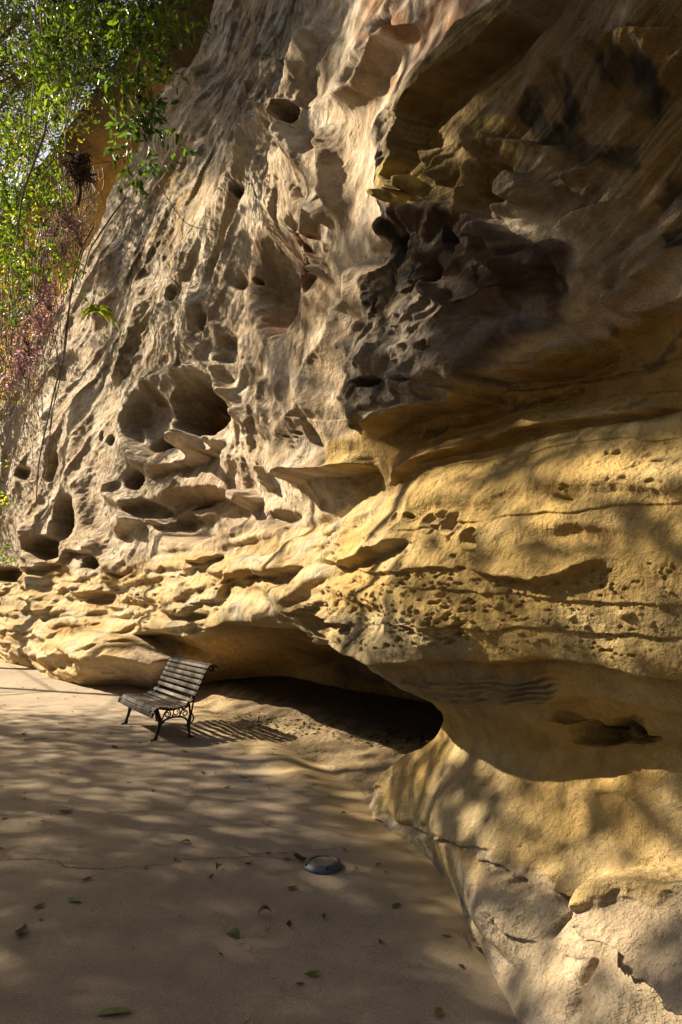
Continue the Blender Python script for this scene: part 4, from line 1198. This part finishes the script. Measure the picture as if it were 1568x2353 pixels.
# cracks and sand-filled seams of the path surface
mat_crack, nt, bs = new_mat('crack_shadow_soil'); bs.inputs['Base Color'].default_value = (.055, .042, .032, 1); bs.inputs['Roughness'].default_value = 1
mat_seam, nt, bs = new_mat('pale_sand'); bs.inputs['Roughness'].default_value = 1
geo = nd(nt, 'ShaderNodeNewGeometry'); wn = noise(nt, 60, 4, .6, geo.outputs['Position'])
nt.links.new(ramp(nt, wn.outputs['Fac'], [(.3, (.26, .20, .14)), (.7, (.40, .31, .21))]).outputs[0], bs.inputs['Base Color'])
def ribbon(name, pts, w_px, mat, wob, dens=7, gaps=0.0):
    P = []
    for a, b in zip(pts[:-1], pts[1:]):
        n = max(2, int(math.hypot(b[0] - a[0], b[1] - a[1]) / dens))
        P += [(a[0] + (b[0] - a[0]) * i / n, a[1] + (b[1] - a[1]) * i / n) for i in range(n)]
    P.append(pts[-1]); v = []; f = []
    G = [gp(x + rng.normal(0, wob), y + rng.normal(0, wob * .5)) for x, y in P]
    for i, q in enumerate(G):
        t = G[min(i + 1, len(G) - 1)] - G[max(i - 1, 0)]; n = Vector((-t.y, t.x, 0)).normalized()
        w_ = w_px * q.length / FPX * (.35 + 1.1 * rng.random()) * (0.15 if i in (0, len(G) - 1) else 1)
        for s_ in (-1, 1):
            e = q + n * w_ * s_ * .5
            v.append((e.x, e.y, gz(e.x, e.y) + .0035))
    for i in range(len(G) - 1):
        if rng.random() >= gaps: f.append((2 * i, 2 * i + 1, 2 * i + 3, 2 * i + 2))
    mesh_obj(name, v, f, mat, path)
ribbon('crack', [(-20, 1978), (60, 1975), (128, 1977), (152, 1994), (240, 1997), (330, 1991), (380, 1988), (416, 1976), (500, 1973), (600, 1968)], 2.2, mat_crack, 1.6)
ribbon('crack', [(630, 1962), (700, 1956), (790, 1949)], 1.5, mat_crack, 1.2, gaps=.2)
ribbon('sand_seam', [(150, 1770), (172, 1790), (205, 1812)], 5, mat_seam, 4, 6, .2)
ribbon('sand_seam', [(240, 1856), (275, 1872), (302, 1880), (320, 1902), (372, 1950), (425, 2003), (440, 2025)], 4.5, mat_seam, 4, 6, .3)
ribbon('sand_seam', [(500, 2090), (515, 2125), (540, 2140), (565, 2175), (610, 2215), (640, 2260), (660, 2285)], 8, mat_seam, 4, 6, .25)
ribbon('sand_seam', [(535, 2300), (560, 2330), (580, 2360)], 9, mat_seam, 4, 6, .2)
# ------------------------------------------------------------------ creepers and bushes at the left, hanging before the bay
G_BRIGHT = np.array([(.095, .165, .018), (.06, .115, .018), (.14, .20, .024), (.035, .07, .016)])
G_DARK = np.array([(.035, .075, .022), (.05, .10, .025), (.028, .055, .022)])
G_YELL = np.array([(.20, .25, .03), (.14, .21, .025), (.10, .17, .025), (.30, .27, .04)])
PINK = np.array([(.34, .18, .22), (.22, .10, .13), (.46, .30, .32), (.15, .07, .08)])
DRY = np.array([(.20, .13, .07), (.14, .09, .05), (.28, .20, .11)])
def pick(tones, n, var=.25):
    return np.clip(tones[rng.integers(0, len(tones), n)] * (1 + var * rng.normal(size=(n, 1))), .01, .8)

def hang(name, label, cat, Y, spans, tones, leaf_m, n_leaf, stem_r=.006, sway=.25, dY=1.2, group=None, ratio=.42, stem_mat=None, twigs=True, down=.7):
    """a hanging creeper: strands drop from above; spans = (px at top, py at top, px at tip, py at tip, strands)"""
    stem_m = MB(); root = None; PP = []; DD = []; LL = []
    total = sum(math.hypot(s[2] - s[0], s[3] - s[1]) * s[4] for s in spans)
    for (x0, y0, x1, y1, k) in spans:
        for _ in range(k):
            y_d = Y + rng.uniform(-dY, dY)
            sx = rng.normal(0, 22); t1 = rng.uniform(.55, 1.0)
            A = at_depth(x0 + sx, y0, y_d); B = at_depth(x0 + (x1 - x0) * t1 + sx + rng.normal(0, 12), y0 + (y1 - y0) * t1, y_d + rng.normal(0, .2))
            n = 9; pts = []; ph = rng.random(4) * 6.28
            for i in range(n):
                t = i / (n - 1)
                e = A.lerp(B, t)
                e = e + Vector((math.sin(t * 5 + ph[0]) * .5 + math.sin(t * 11 + ph[1]) * .25, math.sin(t * 6 + ph[2]) * .6, math.sin(t * 9 + ph[3]) * .2)) * sway * min(1, .3 + t)
                pts.append(e)
            sp = spline(pts, 4); r = stem_r * rng.uniform(.6, 1.5)
            stem_m.tube(sp, [r * (1 - .6 * i / len(sp)) for i in range(len(sp))], 5)
            m = int(n_leaf * math.hypot(x1 - x0, y1 - y0) * t1 / total)
            q = 0
            while q < m:                                       # leaves sit on short side shoots
                i = int(rng.random() ** .8 * (len(sp) - 1)); c0 = sp[i]
                d = Vector(rdir(1, .25)[0]); Ls = rng.uniform(.08, .42) * leaf_m / .09
                e = c0 + d * Ls
                if twigs and rng.random() < .6: stem_m.tube([c0, c0.lerp(e, .5) + Vector((0, 0, .03)), e], [r * .5, r * .35, r * .2], 4, cap=False)
                for _k in range(int(rng.integers(4, 10))):
                    t = rng.random() ** .6
                    p = c0.lerp(e, t); PP.append(p + Vector(rng.normal(0, .03, 3))); dd = Vector(rdir(1, down, .8)[0]) + d * .5
                    DD.append(dd); LL.append(leaf_m * rng.uniform(.6, 1.3)); q += 1
    stem = None
    if n_leaf:
        n = len(PP)
        root = empty(name, tuple(PP[0]))
        tag(root, label, cat, group)
        lv = leaves('foliage', np.array(PP) - np.array(PP[0]), np.array(DD), rdir(n), np.array(LL), np.array(LL) * ratio, pick(tones, n), mat_leaf, root)
        st_ = stem_m.build('stem', stem_mat or mat_bark, root); st_.data.transform(Matrix.Translation(-Vector(PP[0])))
    else:
        root = stem_m.build(name, stem_mat or mat_bark); tag(root, label, cat, group)
    return root

hang('hanging_creeper', 'broad leaved creeper hanging at the top, right of all other foliage', 'creeper', 11.0,
     [(350, -140, 345, 200, 6), (300, -140, 320, 290, 6), (255, -140, 270, 230, 5), (385, -140, 385, 110, 4), (330, -140, 345, 150, 5)], G_BRIGHT * .75, .16, 2900, dY=.8, sway=.16)
hang('creeper_tip', 'dark green creeper tip dangling across the lit edge of the cliff', 'creeper', 10.6,
     [(300, 180, 330, 400, 4), (330, 200, 395, 330, 3), (300, 260, 285, 445, 2), (330, 240, 360, 400, 3)], G_DARK, .17, 420, dY=.25, sway=.08)
hang('hanging_creeper', 'sunlit green creeper with long bare woody stems hanging left of the orange rock', 'creeper', 13.0,
     [(200, -140, 190, 280, 8), (140, -140, 130, 300, 8), (90, -140, 70, 330, 8), (235, -140, 225, 260, 6), (170, -140, 165, 330, 6)], G_BRIGHT * .8, .15, 3900, dY=1.6, stem_r=.009)
hang('hanging_creeper', 'small leaved bright green creeper clump low at the left edge above the pink bush', 'creeper', 14.5,
     [(20, 250, 20, 660, 9), (75, 260, 70, 600, 9), (-25, 250, -20, 700, 8), (120, 300, 110, 570, 7), (50, 380, 50, 690, 8)], G_BRIGHT * .85, .12, 3800, dY=1.2, sway=.4)
hang('dead_vine_mat', 'mat of dry brown hanging vines below the pink bush at the left edge', 'dry vines', 16.5,
     [(90, 520, 60, 1050, 24), (30, 560, 10, 1100, 24), (-30, 500, -40, 1150, 22), (150, 420, 120, 800, 20), (190, 380, 175, 640, 20), (120, 640, 70, 1020, 14)], DRY, .07, 1800, stem_r=.012, sway=.45, dY=1.0, stem_mat=mat_twig, ratio=.3)
hang('young_shoot', 'light green leafy shoot on the ledge between the pink bush and the fern', 'shoot', 14.0,
     [(150, 560, 165, 680, 5), (175, 590, 200, 700, 4), (135, 600, 140, 650, 3)], G_BRIGHT * 1.25, .13, 120, dY=.2, sway=.1)
def bush(name, label, cat, blobs, Y, tones, leaf_m, n, ratio=.4, down=-.1, dY=.5, mat=None):
    PP = []; w = np.array([b[2] * b[3] for b in blobs], float); w /= w.sum()
    twm = MB(); c0 = at_depth(blobs[0][0], blobs[0][1], Y)
    for b, m in zip(blobs, (w * n).astype(int)):
        cc_ = at_depth(b[0], b[1], Y)
        R1, R2 = b[2] * Y / FPX, b[3] * Y / FPX
        for k in range(max(1, m // 14)):
            d = rng.normal(size=3); d /= np.linalg.norm(d); d *= rng.random() ** .45
            q = cc_ + Vector((d[0] * R1, d[1] * dY, d[2] * R2))
            twm.tube([cc_ + Vector((0, .25, -R2 * .6)), cc_.lerp(q, .5) + Vector(rng.normal(0, .05, 3)), q], [.010, .007, .003], 4, cap=False)
            for _ in range(14): PP.append(q + Vector(rng.normal(0, leaf_m * .9, 3)))
    PP = np.array(PP); n = len(PP); root = empty(name, tuple(c0)); tag(root, label, cat)
    Ls = leaf_m * rng.uniform(.6, 1.3, n)
    leaves('foliage', PP - np.array(c0), rdir(n, down), rdir(n), Ls, Ls * ratio, pick(tones, n), mat or mat_leaf, root)
    s_ = twm.build('stem', mat_bark, root); s_.data.transform(Matrix.Translation(-c0))
    return root
bush('pink_bush', 'pink leaved bush spilling down the left edge of the cliff', 'bush', [(110, 690, 24, 26), (85, 735, 30, 34), (60, 790, 28, 36), (45, 840, 24, 34), (120, 660, 18, 18), (30, 880, 14, 18)], 15.0, PINK, .085, 1250, .42, mat=mat_pink)
bush('dusky_vine', 'dusky red leaved vine below the brown root ball', 'vine', [(155, 500, 26, 30), (180, 540, 22, 34), (140, 560, 22, 26), (120, 520, 14, 20)], 14.0, PINK * .5, .07, 620, .42, mat=mat_pink)
bush('leafy_sprig', 'small green sprig at the left edge level with the lowest crags', 'sprig', [(10, 1268, 18, 16), (30, 1282, 12, 12), (-15, 1290, 14, 16)], 17.0, G_BRIGHT, .13, 90, .5)
bush('leafy_sprig', 'yellow green sprig at the left edge beneath the dry vines', 'sprig', [(6, 1100, 12, 22), (-8, 1140, 12, 22), (5, 1060, 10, 10)], 17.0, G_YELL, .12, 90, .5)
bush('leafy_sprig', 'dark green sprig to the left of the pink bush', 'sprig', [(60, 705, 18, 14), (30, 720, 14, 14), (10, 715, 14, 20)], 14.5, G_DARK, .13, 90, .5)
# fern: arching fronds of paired leaflets
def fern(label, px, py, Y, R):
    c0 = at_depth(px, py, Y); root = empty('fern', tuple(c0)); tag(root, label, 'fern')
    for k in range(9):
        a = rng.uniform(0, 6.28); h = rng.uniform(.2, .9); PP = []; DD = []; LL = []; st_ = MB(); pts = []
        for i in range(12):
            t = i / 11; x = R * t * math.cos(a); y = R * t * math.sin(a) * .6; z = R * (h * t - 1.1 * t * t)
            pts.append(Vector((x, y, z)))
        st_.tube(pts, [.006 * (1 - .8 * i / 12) for i in range(12)], 4)
        tng = Vector((math.cos(a), math.sin(a) * .6, 0)).normalized(); sd = Vector((-tng.y, tng.x, 0))
        for i in range(1, 12):
            for u in (.0, .5):
                for s_ in (-1, 1):
                    PP.append(pts[i].lerp(pts[max(i - 1, 0)], u)); DD.append(sd * s_ + tng * .5 - Vector((0, 0, .25))); LL.append(R * .3 * math.sin(math.pi * (.12 + .8 * i / 12)))
        n = len(PP)
        f_ = leaves('frond', PP, DD, np.tile((0, 0, 1.0), (n, 1)) + rng.normal(0, .15, (n, 3)), LL, np.array(LL) * .28, pick(G_YELL * 1.1, n, .15), mat_leaf, root)
        st_.build('stalk', mat_leaf_stalk, f_)
mat_leaf_stalk, nt, bs = new_mat('green_stalk'); bs.inputs['Base Color'].default_value = (.10, .13, .03, 1); bs.inputs['Roughness'].default_value = .6
fern('yellow green fern rooted on the rock edge right of the pink bush', 228, 715, 12.6, .42)
# dark root ball among the creepers
c0 = at_depth(183, 385, 12.6)
m = MB()
for k in range(130):
    a = rdir(1)[0]; b = rdir(1)[0]; r_ = .22 * rng.uniform(.5, 1.1)
    p0 = Vector(a) * r_; p2 = Vector(b) * r_; p0.z *= 1.3; p2.z *= 1.3
    m.tube(spline([p0, (p0 + p2) * .75 + Vector(rng.normal(0, .08, 3)), p2], 4), rng.uniform(.006, .02), 5, cap=False)
m.tube(spline([(0.1, 0, .1), (.02, .02, -.3), (.05, 0, -.55), (0, .03, -.8)], 4), .035, 6)
mat_root, nt, bs = new_mat('root_fibre'); bs.inputs['Base Color'].default_value = (.045, .025, .018, 1); bs.inputs['Roughness'].default_value = .9
o = m.build('root_ball', mat_root); o.location = c0; tag(o, 'dark brown tangled root ball hanging before the orange rock', 'root ball')
# woody stems that hang clear of the leaves
def woody(label, pts, Y, r, mat=mat_bark):
    P = [at_depth(x, y, Y + rng.normal(0, .06)) for x, y in pts]
    m = MB(); s_ = spline(P, 6); m.tube(s_, [r * (1.05 - .45 * i / len(s_)) for i in range(len(s_))], 7)
    o = m.build('woody_vine', mat); tag(o, label, 'vine', 'bare woody vines')
woody('long dark vine sweeping from the top down to the left edge', [(118, -60), (110, 40), (122, 95), (116, 150), (106, 230), (104, 300), (80, 370), (55, 440), (45, 500), (40, 545)], 12.2, .030)
woody('pale forked vine meeting the long dark vine near the top', [(125, -60), (98, 20), (96, 60), (104, 92), (112, 100)], 12.15, .020, mat_twig)
woody('pale branch running right from the fork near the top', [(112, 100), (122, 90), (138, 70), (146, 20), (140, -60)], 12.15, .020, mat_twig)
woody('looping pale U shaped vine above the root ball', [(106, 240), (108, 270), (114, 300), (128, 316), (142, 310), (152, 285), (166, 230), (180, 140), (190, 20), (200, -60)], 12.3, .016, mat_twig)
woody('pale wavy vine left of the orange rock', [(150, -60), (152, 80), (140, 180), (158, 240), (150, 330), (172, 400)], 12.4, .013, mat_twig)
woody('slender vine hanging along the left of the sunlit creeper', [(100, -60), (90, 90), (76, 200), (70, 300), (62, 420)], 12.6, .014)
woody('bent pale vine arching over the orange rock', [(170, 260), (182, 200), (200, 164), (218, 160), (228, 180)], 12.2, .016, mat_twig)
woody('dark vine crossing to the left edge', [(-40, 205), (20, 240), (60, 260), (110, 300)], 12.4, .016)
woody('long dark vine hanging past the pink bush over the left crags', [(215, 520), (185, 580), (165, 660), (150, 800), (125, 900), (100, 1010), (88, 1080), (84, 1150)], 14.6, .022)
woody('thin dark vine beside the long one over the left crags', [(196, 560), (160, 700), (140, 860), (118, 960), (112, 1060), (98, 1120)], 14.7, .014)
woody('thin vine end trailing over the lit left crags', [(122, 950), (108, 1040), (100, 1100), (112, 1150), (108, 1190)], 14.8, .010)
woody('dark stems above the rock ledge right of the pink bush', [(290, 455), (262, 490), (225, 545), (205, 580), (190, 640)], 13.5, .020)
woody('fine dark vine lying across the pale upper wall', [(365, 425), (395, 470), (420, 505), (450, 522), (512, 532)], 11.4, .008)
woody('thin stem across the orange rock', [(200, 380), (225, 375), (260, 370), (300, 355)], 12.5, .010)
woody('fine stem drooping before the orange rock', [(195, 390), (215, 420), (235, 450), (240, 500)], 12.5, .008)
# tree standing behind the creepers at the left edge
def crown_cloud(c0, rad, n, leaf_m, tones, ratio=.5, clump=16, spread=.35):
    PP = []
    for k in range(n // clump):
        d = rng.normal(size=3); d /= np.linalg.norm(d); d *= rng.random() ** .4
        q = np.array(c0) + d * np.array(rad)
        PP.append(q + rng.normal(0, spread, (clump, 3)))
    PP = np.concatenate(PP); n = len(PP); L = leaf_m * rng.uniform(.6, 1.3, n)
    return PP, L
def tree_far(label, base, top, blobs, n, leaf_m, tones):
    root = empty('tree', tuple(base)); tag(root, label, 'tree')
    m = MB(); tr = spline([base, base.lerp(top, .4) + Vector((.3, .2, 0)), base.lerp(top, .75) + Vector((-.2, 0, 0)), top], 6)
    m.tube(tr, [.22 * (1 - .7 * i / len(tr)) for i in range(len(tr))], 9)
    PS = []; LS = []
    for (c_, r_) in blobs:
        j = tr[int(rng.uniform(.45, .95) * (len(tr) - 1))]; c_ = Vector(c_)
        br = spline([j, j.lerp(c_, .5) + Vector((0, 0, .4)), c_], 5); m.tube(br, [.08 * (1 - .75 * i / len(br)) for i in range(len(br))], 6)
        P, L = crown_cloud(c_, r_, int(n / len(blobs)), leaf_m, tones); PS.append(P); LS.append(L)
        for k in range(14):
            q = Vector(P[int(rng.integers(len(P)))]); s0 = br[int(rng.uniform(.4, 1) * (len(br) - 1))]
            m.tube([s0, s0.lerp(q, .5) + Vector(rng.normal(0, .1, 3)), q], [.025, .015, .006], 4, cap=False)
    P = np.concatenate(PS); L = np.concatenate(LS); k = len(P)
    t_ = m.build('trunk', mat_bark, root); t_.data.transform(Matrix.Translation(-base))
    leaves('crown', P - np.array(base), rdir(k, .5), rdir(k), L, L * .48, pick(tones, k), mat_leaf, root)
bl = []
for (x, y, Y, r) in [(-60, 20, 20, 1.0), (30, 130, 20.5, 1.1), (70, 30, 20, 1.0), (90, 160, 21, 1.2), (40, 350, 20, 1.1), (80, 290, 21, 1.3), (150, 90, 21.5, 1.2), (20, 450, 20, 1.1), (160, 230, 21, .9), (-70, 180, 20, 1.2), (-30, 600, 20, 1.1)]:
    bl.append((at_depth(x, y, Y), (r, r * .9, r * .8)))
tree_far('yellow green tree at the left edge behind the creepers with sky showing through', Vector((-12.5, 20.5, 0)), at_depth(-60, 60, 20.5), bl, 4000, .17, G_YELL)
bl = []
for (x, y, Y, r) in [(-40, 700, 24, 1.6), (30, 800, 25, 1.7), (-60, 880, 24, 1.8), (20, 980, 25, 1.6), (-70, 1080, 24, 1.8), (-20, 1200, 24, 1.5), (60, 650, 25, 1.3)]:
    bl.append((at_depth(x, y, Y), (r, r, r * .8)))
tree_far('dull olive tree low behind the dry vines at the left edge', Vector((-15.5, 24.5, 0)), at_depth(-60, 760, 24.5), bl, 4200, .19, np.array([(.10, .10, .03), (.16, .14, .05), (.07, .08, .025)]))
# ------------------------------------------------------------------ shade trees left of the path, outside the frame: their leaves dapple wall and path
from mathutils.bvhtree import BVHTree
st_r, st_c = 5, 4
ri = np.arange(0, NR, st_r); ci = np.arange(0, NC, st_c)
Vb = P3[np.ix_(ri, ci)].reshape(-1, 3); a_, b_ = len(ri), len(ci)
ii = np.arange(a_ * b_).reshape(a_, b_)
Fb = np.stack([ii[:-1, :-1], ii[:-1, 1:], ii[1:, 1:], ii[1:, :-1]], -1).reshape(-1, 4)
gv = np.array([(-60, -30, 0), (60, -30, 0), (60, 90, 0), (-60, 90, 0)], float)
bvh = BVHTree.FromPolygons([tuple(v) for v in np.vstack([Vb, gv])], [tuple(f) for f in Fb.tolist()] + [tuple(len(Vb) + k for k in range(4))])
# how open the canopy is towards the sun, seen as light falling on the scene: 0 deep shade .. 9 open sun
LIGHT = """
9999200195330000
9999105959430000
9985219999300000
9952559999777400
9959999599777000
9969999555654300
9979992555540000
9889992999400000
9899992955500000
8999995950100000
9999999991333499
9999999999676789
9999988997765544
9999999998776555
9999999876666676
9999988766666786
9999976566688966
4345656665444444
2446655876475677
1112223345445779
1111112444556666
0001111223478757
0000112233469765
6310122366577986
"""
LG = np.array([[int(ch) for ch in r] for r in LIGHT.split()], float)
SPOTS = [(330, 1808, 66, 13, 9), (470, 1811, 75, 10, 7), (600, 1763, 60, 8, 6), (690, 1786, 105, 10, 9), (400, 1766, 85, 12, 4), (260, 1676, 30, 5, 7), (45, 1687, 50, 7, 9), (250, 1652, 60, 12, 6),
 (130, 1596, 170, 34, 8), (60, 1640, 90, 8, 6), (170, 1625, 120, 6, 6), (480, 1625, 40, 16, 8), (745, 1796, 60, 24, 8), (620, 1690, 100, 22, 7), (740, 1735, 60, 20, 7), (60, 2345, 70, 22, 8), (1085, 2320, 90, 60, 8), (822, 2322, 45, 14, 5),
 (855, 2020, 75, 14, 4), (950, 2200, 60, 16, 3.5), (1064, 1786, 22, 26, 9), (982, 1786, 20, 28, 8), (1290, 1868, 70, 34, 8), (1490, 1900, 95, 60, 9), (960, 1884, 30, 26, 7), (1130, 1958, 40, 18, 7), (1340, 2000, 90, 50, 7), (1510, 2070, 130, 110, 9), (1200, 2120, 60, 90, 9), (1180, 2220, 80, 40, 9), (1410, 2310, 110, 60, 9), (1290, 2300, 50, 70, 8), (1330, 2190, 60, 40, 7)]
def light_at(px, py):
    edge = 1640 if px < 800 else 1752
    if py > edge:                                        # path and foot of the wall: deep shade with a few long flecks of sun
        k = min(1, (py - edge) / 40)
        foot_x = 790 + max(0, (py - 1800) * .75)
        base_l = max(.5, 4.8 - (py - 1640) / 110) + 1.3 * max(0, min(1, (px - 250) / 450)) * max(0, min(1, (2150 - py) / 150)) if px < foot_x else (6.0 if py > 2040 else 3.6)
        s_ = max([base_l] + [v * max(0, min(1, 1.9 - 1.2 * math.hypot((px - x) / a, (py - y) / b))) for x, y, a, b, v in SPOTS])
        return s_ * k + (1 - k) * max(s_, grid_light(px, py))
    return grid_light(px, py)
def grid_light(px, py):
    x = min(max(px / 98 - .5, 0), 14.999); y = min(max(py / 98.04 - .5, 0), 22.999)
    i, j = int(y), int(x); u, v = x - j, y - i
    return (LG[i, j] * (1 - u) + LG[i, j + 1] * u) * (1 - v) + (LG[i + 1, j] * (1 - u) + LG[i + 1, j + 1] * u) * v
def project(p):
    yc = p[1] * cP + (p[2] - EYE) * sP; zc = -p[1] * sP + (p[2] - EYE) * cP
    if yc < .2: return None
    return CX + FPX * p[0] / yc, CY - FPX * zc / yc
sun = np.array(SUND); e1 = np.cross(sun, (0, 0, 1)); e1 /= np.linalg.norm(e1); e2 = np.cross(e1, sun)
NT = 7; LEAF_TRIES = 80000
stem_x = [(-7.5, 5.0), (-9.5, 9.0), (-12, 13), (-6.5, 1.5), (-14.5, 17.5), (-11, 5.5), (-5.5, -1.5)]
gxx, gyy = np.meshgrid(np.linspace(-80, 1650, 24), np.linspace(-80, 2450, 36))
ab = []
for x_, y_ in zip(gxx.ravel(), gyy.ravel()):
    d_ = np.array([float(v) for v in ray(x_, y_)]); hh = bvh.ray_cast(Vector((0, 0, EYE)), Vector(d_))
    if hh[0] is not None and hh[3] < 34: ab.append((np.dot(hh[0], e1), np.dot(hh[0], e2)))
ab = np.array(ab); lo_, hi_ = ab.min(0) - np.array([2.5, 1.5]), ab.max(0) + np.array([2.5, 1.5])
AREA = float(np.prod(hi_ - lo_)); print('sun window', lo_, hi_, AREA)
cl = [[] for _ in range(NT)]
for _ in range(int(230 * AREA)):
    # a target somewhere on the visible scene, then up the sun's ray into the crowns
    a, b = rng.uniform(lo_, hi_)
    o = e1 * a + e2 * b + sun * 70
    hit = bvh.ray_cast(Vector(o), Vector(-sun))
    if hit[0] is None: continue
    pr = project(hit[0])
    inview = pr is not None and -120 < pr[0] < 1690 and -200 < pr[1] < 2480
    L = light_at(*pr) if inview else 3.0
    od = min(1, 1.7 * -math.log((L + .25) / 9.25) / 3.6)
    if rng.random() > od: continue
    h = np.array(hit[0])
    # first point on the ray that is out of the picture on the left, then on into the crown
    t = 4.0
    while t < 40:
        q = project(h + sun * t)
        if q is None or q[0] < -120 or q[1] < -160: break
        t += .4
    onpath = inview and h[2] < .3
    t += rng.uniform(8, 20) if onpath else rng.uniform(3.0, 12.0)
    p = h + sun * t
    if p[2] < 2.4: continue
    k = min(range(NT), key=lambda i: (stem_x[i][0] - p[0]) ** 2 + (stem_x[i][1] - p[1]) ** 2 + rng.random() * 3)
    cl[k].append(p + (rng.normal(0, .22, 3) if onpath else 0))
print('canopy sprays', [len(c_) for c_ in cl])
names = ['leaning shade tree left of the path nearest the bench, out of frame', 'tall shade tree left of the path beyond the bench, out of frame', 'shade tree left of the far path, out of frame',
         'broad shade tree beside the viewer left of the path, out of frame', 'farthest shade tree left of the path, out of frame', 'second row shade tree left of the path, out of frame', 'shade tree behind the viewer left of the path, out of frame']
for k in range(NT):
    if len(cl[k]) < 12: continue
    C0 = np.array(cl[k]); base = Vector((*stem_x[k], 0)); mid_ = C0.mean(0); topz = np.percentile(C0[:, 2], 85)
    root = empty('shade_tree', tuple(base)); tag(root, names[k], 'tree')
    m = MB(); tp = Vector((mid_[0] * .6 + base.x * .4, mid_[1] * .6 + base.y * .4, topz))
    tr = spline([base, base.lerp(tp, .35) + Vector((-.3, .1, 0)), base.lerp(tp, .7) + Vector((.1, -.2, 0)), tp], 8)
    m.tube(tr, [.11 * (1.15 - .85 * i / len(tr)) for i in range(len(tr))], 10)
    sel = C0[rng.permutation(len(C0))[:40]]
    for q in sel:
        q = Vector(q); j = min(tr[4:], key=lambda z: (z - q).length + abs(z.z - q.z + 1.0))
        br = spline([j, j.lerp(q, .5) + Vector((rng.normal(0, .15), rng.normal(0, .15), .25)), q], 4)
        m.tube(br, [.022 * (1.1 - i / len(br)) for i in range(len(br))], 5, cap=False)
    t_ = m.build('trunk', mat_bark, root); t_.data.transform(Matrix.Translation(-base))
    per = 7
    P = (C0[:, None] + rng.normal(0, .11, (len(C0), per, 3))).reshape(-1, 3); n = len(P)
    L = rng.uniform(.10, .19, n)
    leaves('crown', P - np.array(base), rdir(n, .4), rdir(n), L, L * .55, pick(G_DARK, n), mat_shade, root)

# unseen undergrowth and trees added to block sky light and darken wall and path
def mass(name, label, cat, c0, rad, n, leaf_m, trunk=True):
    base = Vector((c0[0], c0[1], 0)); root = empty(name, tuple(base)); tag(root, label, cat)
    P, L = crown_cloud(c0, rad, n, leaf_m, G_DARK, clump=10, spread=leaf_m * 1.6); k = len(P)
    P[:, 2] = np.maximum(P[:, 2], .1)
    m = MB()
    m.tube(spline([base, base + Vector((.1, .1, c0[2] * .5)), base + Vector((0, 0, c0[2] + rad[2] * .5))], 6), [(.16 if trunk else .04) * (1 - .05 * i) for i in range(13)], 8)
    for q in P[rng.integers(0, len(P), 16)]:
        b0_ = base + Vector((0, 0, c0[2] * rng.uniform(.4, .9))); m.tube([b0_, b0_.lerp(Vector(q), .5) + Vector((0, 0, .2)), q], [.05, .03, .01], 5, cap=False)
    t_ = m.build('trunk' if trunk else 'stem', mat_bark, root); t_.data.transform(Matrix.Translation(-base))
    leaves('crown' if trunk else 'foliage', P - np.array(base), rdir(k, .3), rdir(k), L, L * .5, pick(G_DARK, k), mat_shade, root)
for i, (x, y, r, where) in enumerate([(-10.5, 1.5, 2.0, 'nearest the viewer'), (-12.5, 6.0, 2.2, 'level with the bench'), (-9.0, -3.0, 2.0, 'beside the viewer'), (-14.5, 11.0, 2.2, 'beyond the bench'), (-17.5, 16.5, 2.2, 'farthest along the path')]):
    mass('shrub', 'dense shrub added left of the path to block sky light, outside the picture, ' + where, 'shrub', (x, y, 1.4), (r, r * 1.3, 1.5), 1500, .30, False)
for x, y, z, r, where in [(-7.5, -8, 7, 4.0, 'behind the viewer to the left'), (-1.0, -10, 7.5, 4.0, 'straight behind the viewer'), (-13, -5, 7, 4.0, 'far left behind the viewer'), (3.5, -12, 8, 4.0, 'behind the viewer near the wall'), (-9.5, -10, 13, 4.5, 'tallest behind the viewer'), (-16, 0, 5, 3.2, 'low at the far left')]:
    mass('sky_block_tree', 'dark leafy tree added to block sky light, outside the picture, ' + where, 'tree', (x, y, z), (r, r, 4.2), 3400, .42)

# drift of dead leaves on the cave floor
PP = []
while len(PP) < 330:
    x = rng.uniform(540, 985); y = rng.normal(1655 + (x - 540) * .11, 12)
    d_ = np.array([float(v) for v in ray(x, y)]); hh = bvh.ray_cast(Vector((0, 0, EYE)), Vector(d_))
    if hh[0] is None or hh[0].z > .75 or hh[3] > 14: continue
    PP.append((hh[0].x, hh[0].y, max(hh[0].z, gz(hh[0].x, hh[0].y)) + .012))
PP = np.array(PP); k = len(PP); D_ = rdir(k); D_[:, 2] *= .25; N_ = np.tile((0, 0, 1.0), (k, 1)) + rng.normal(0, .35, (k, 3)); L = rng.uniform(.03, .08, k)
o = leaves('leaf_litter', PP, D_, N_, L, L * .5, pick(np.array([(.06, .035, .02), (.10, .06, .03), (.03, .02, .015), (.16, .11, .06)]), k), mat_dry)
tag(o, 'drift of dead brown leaves on the floor of the low cave', 'leaf litter', kind='stuff')
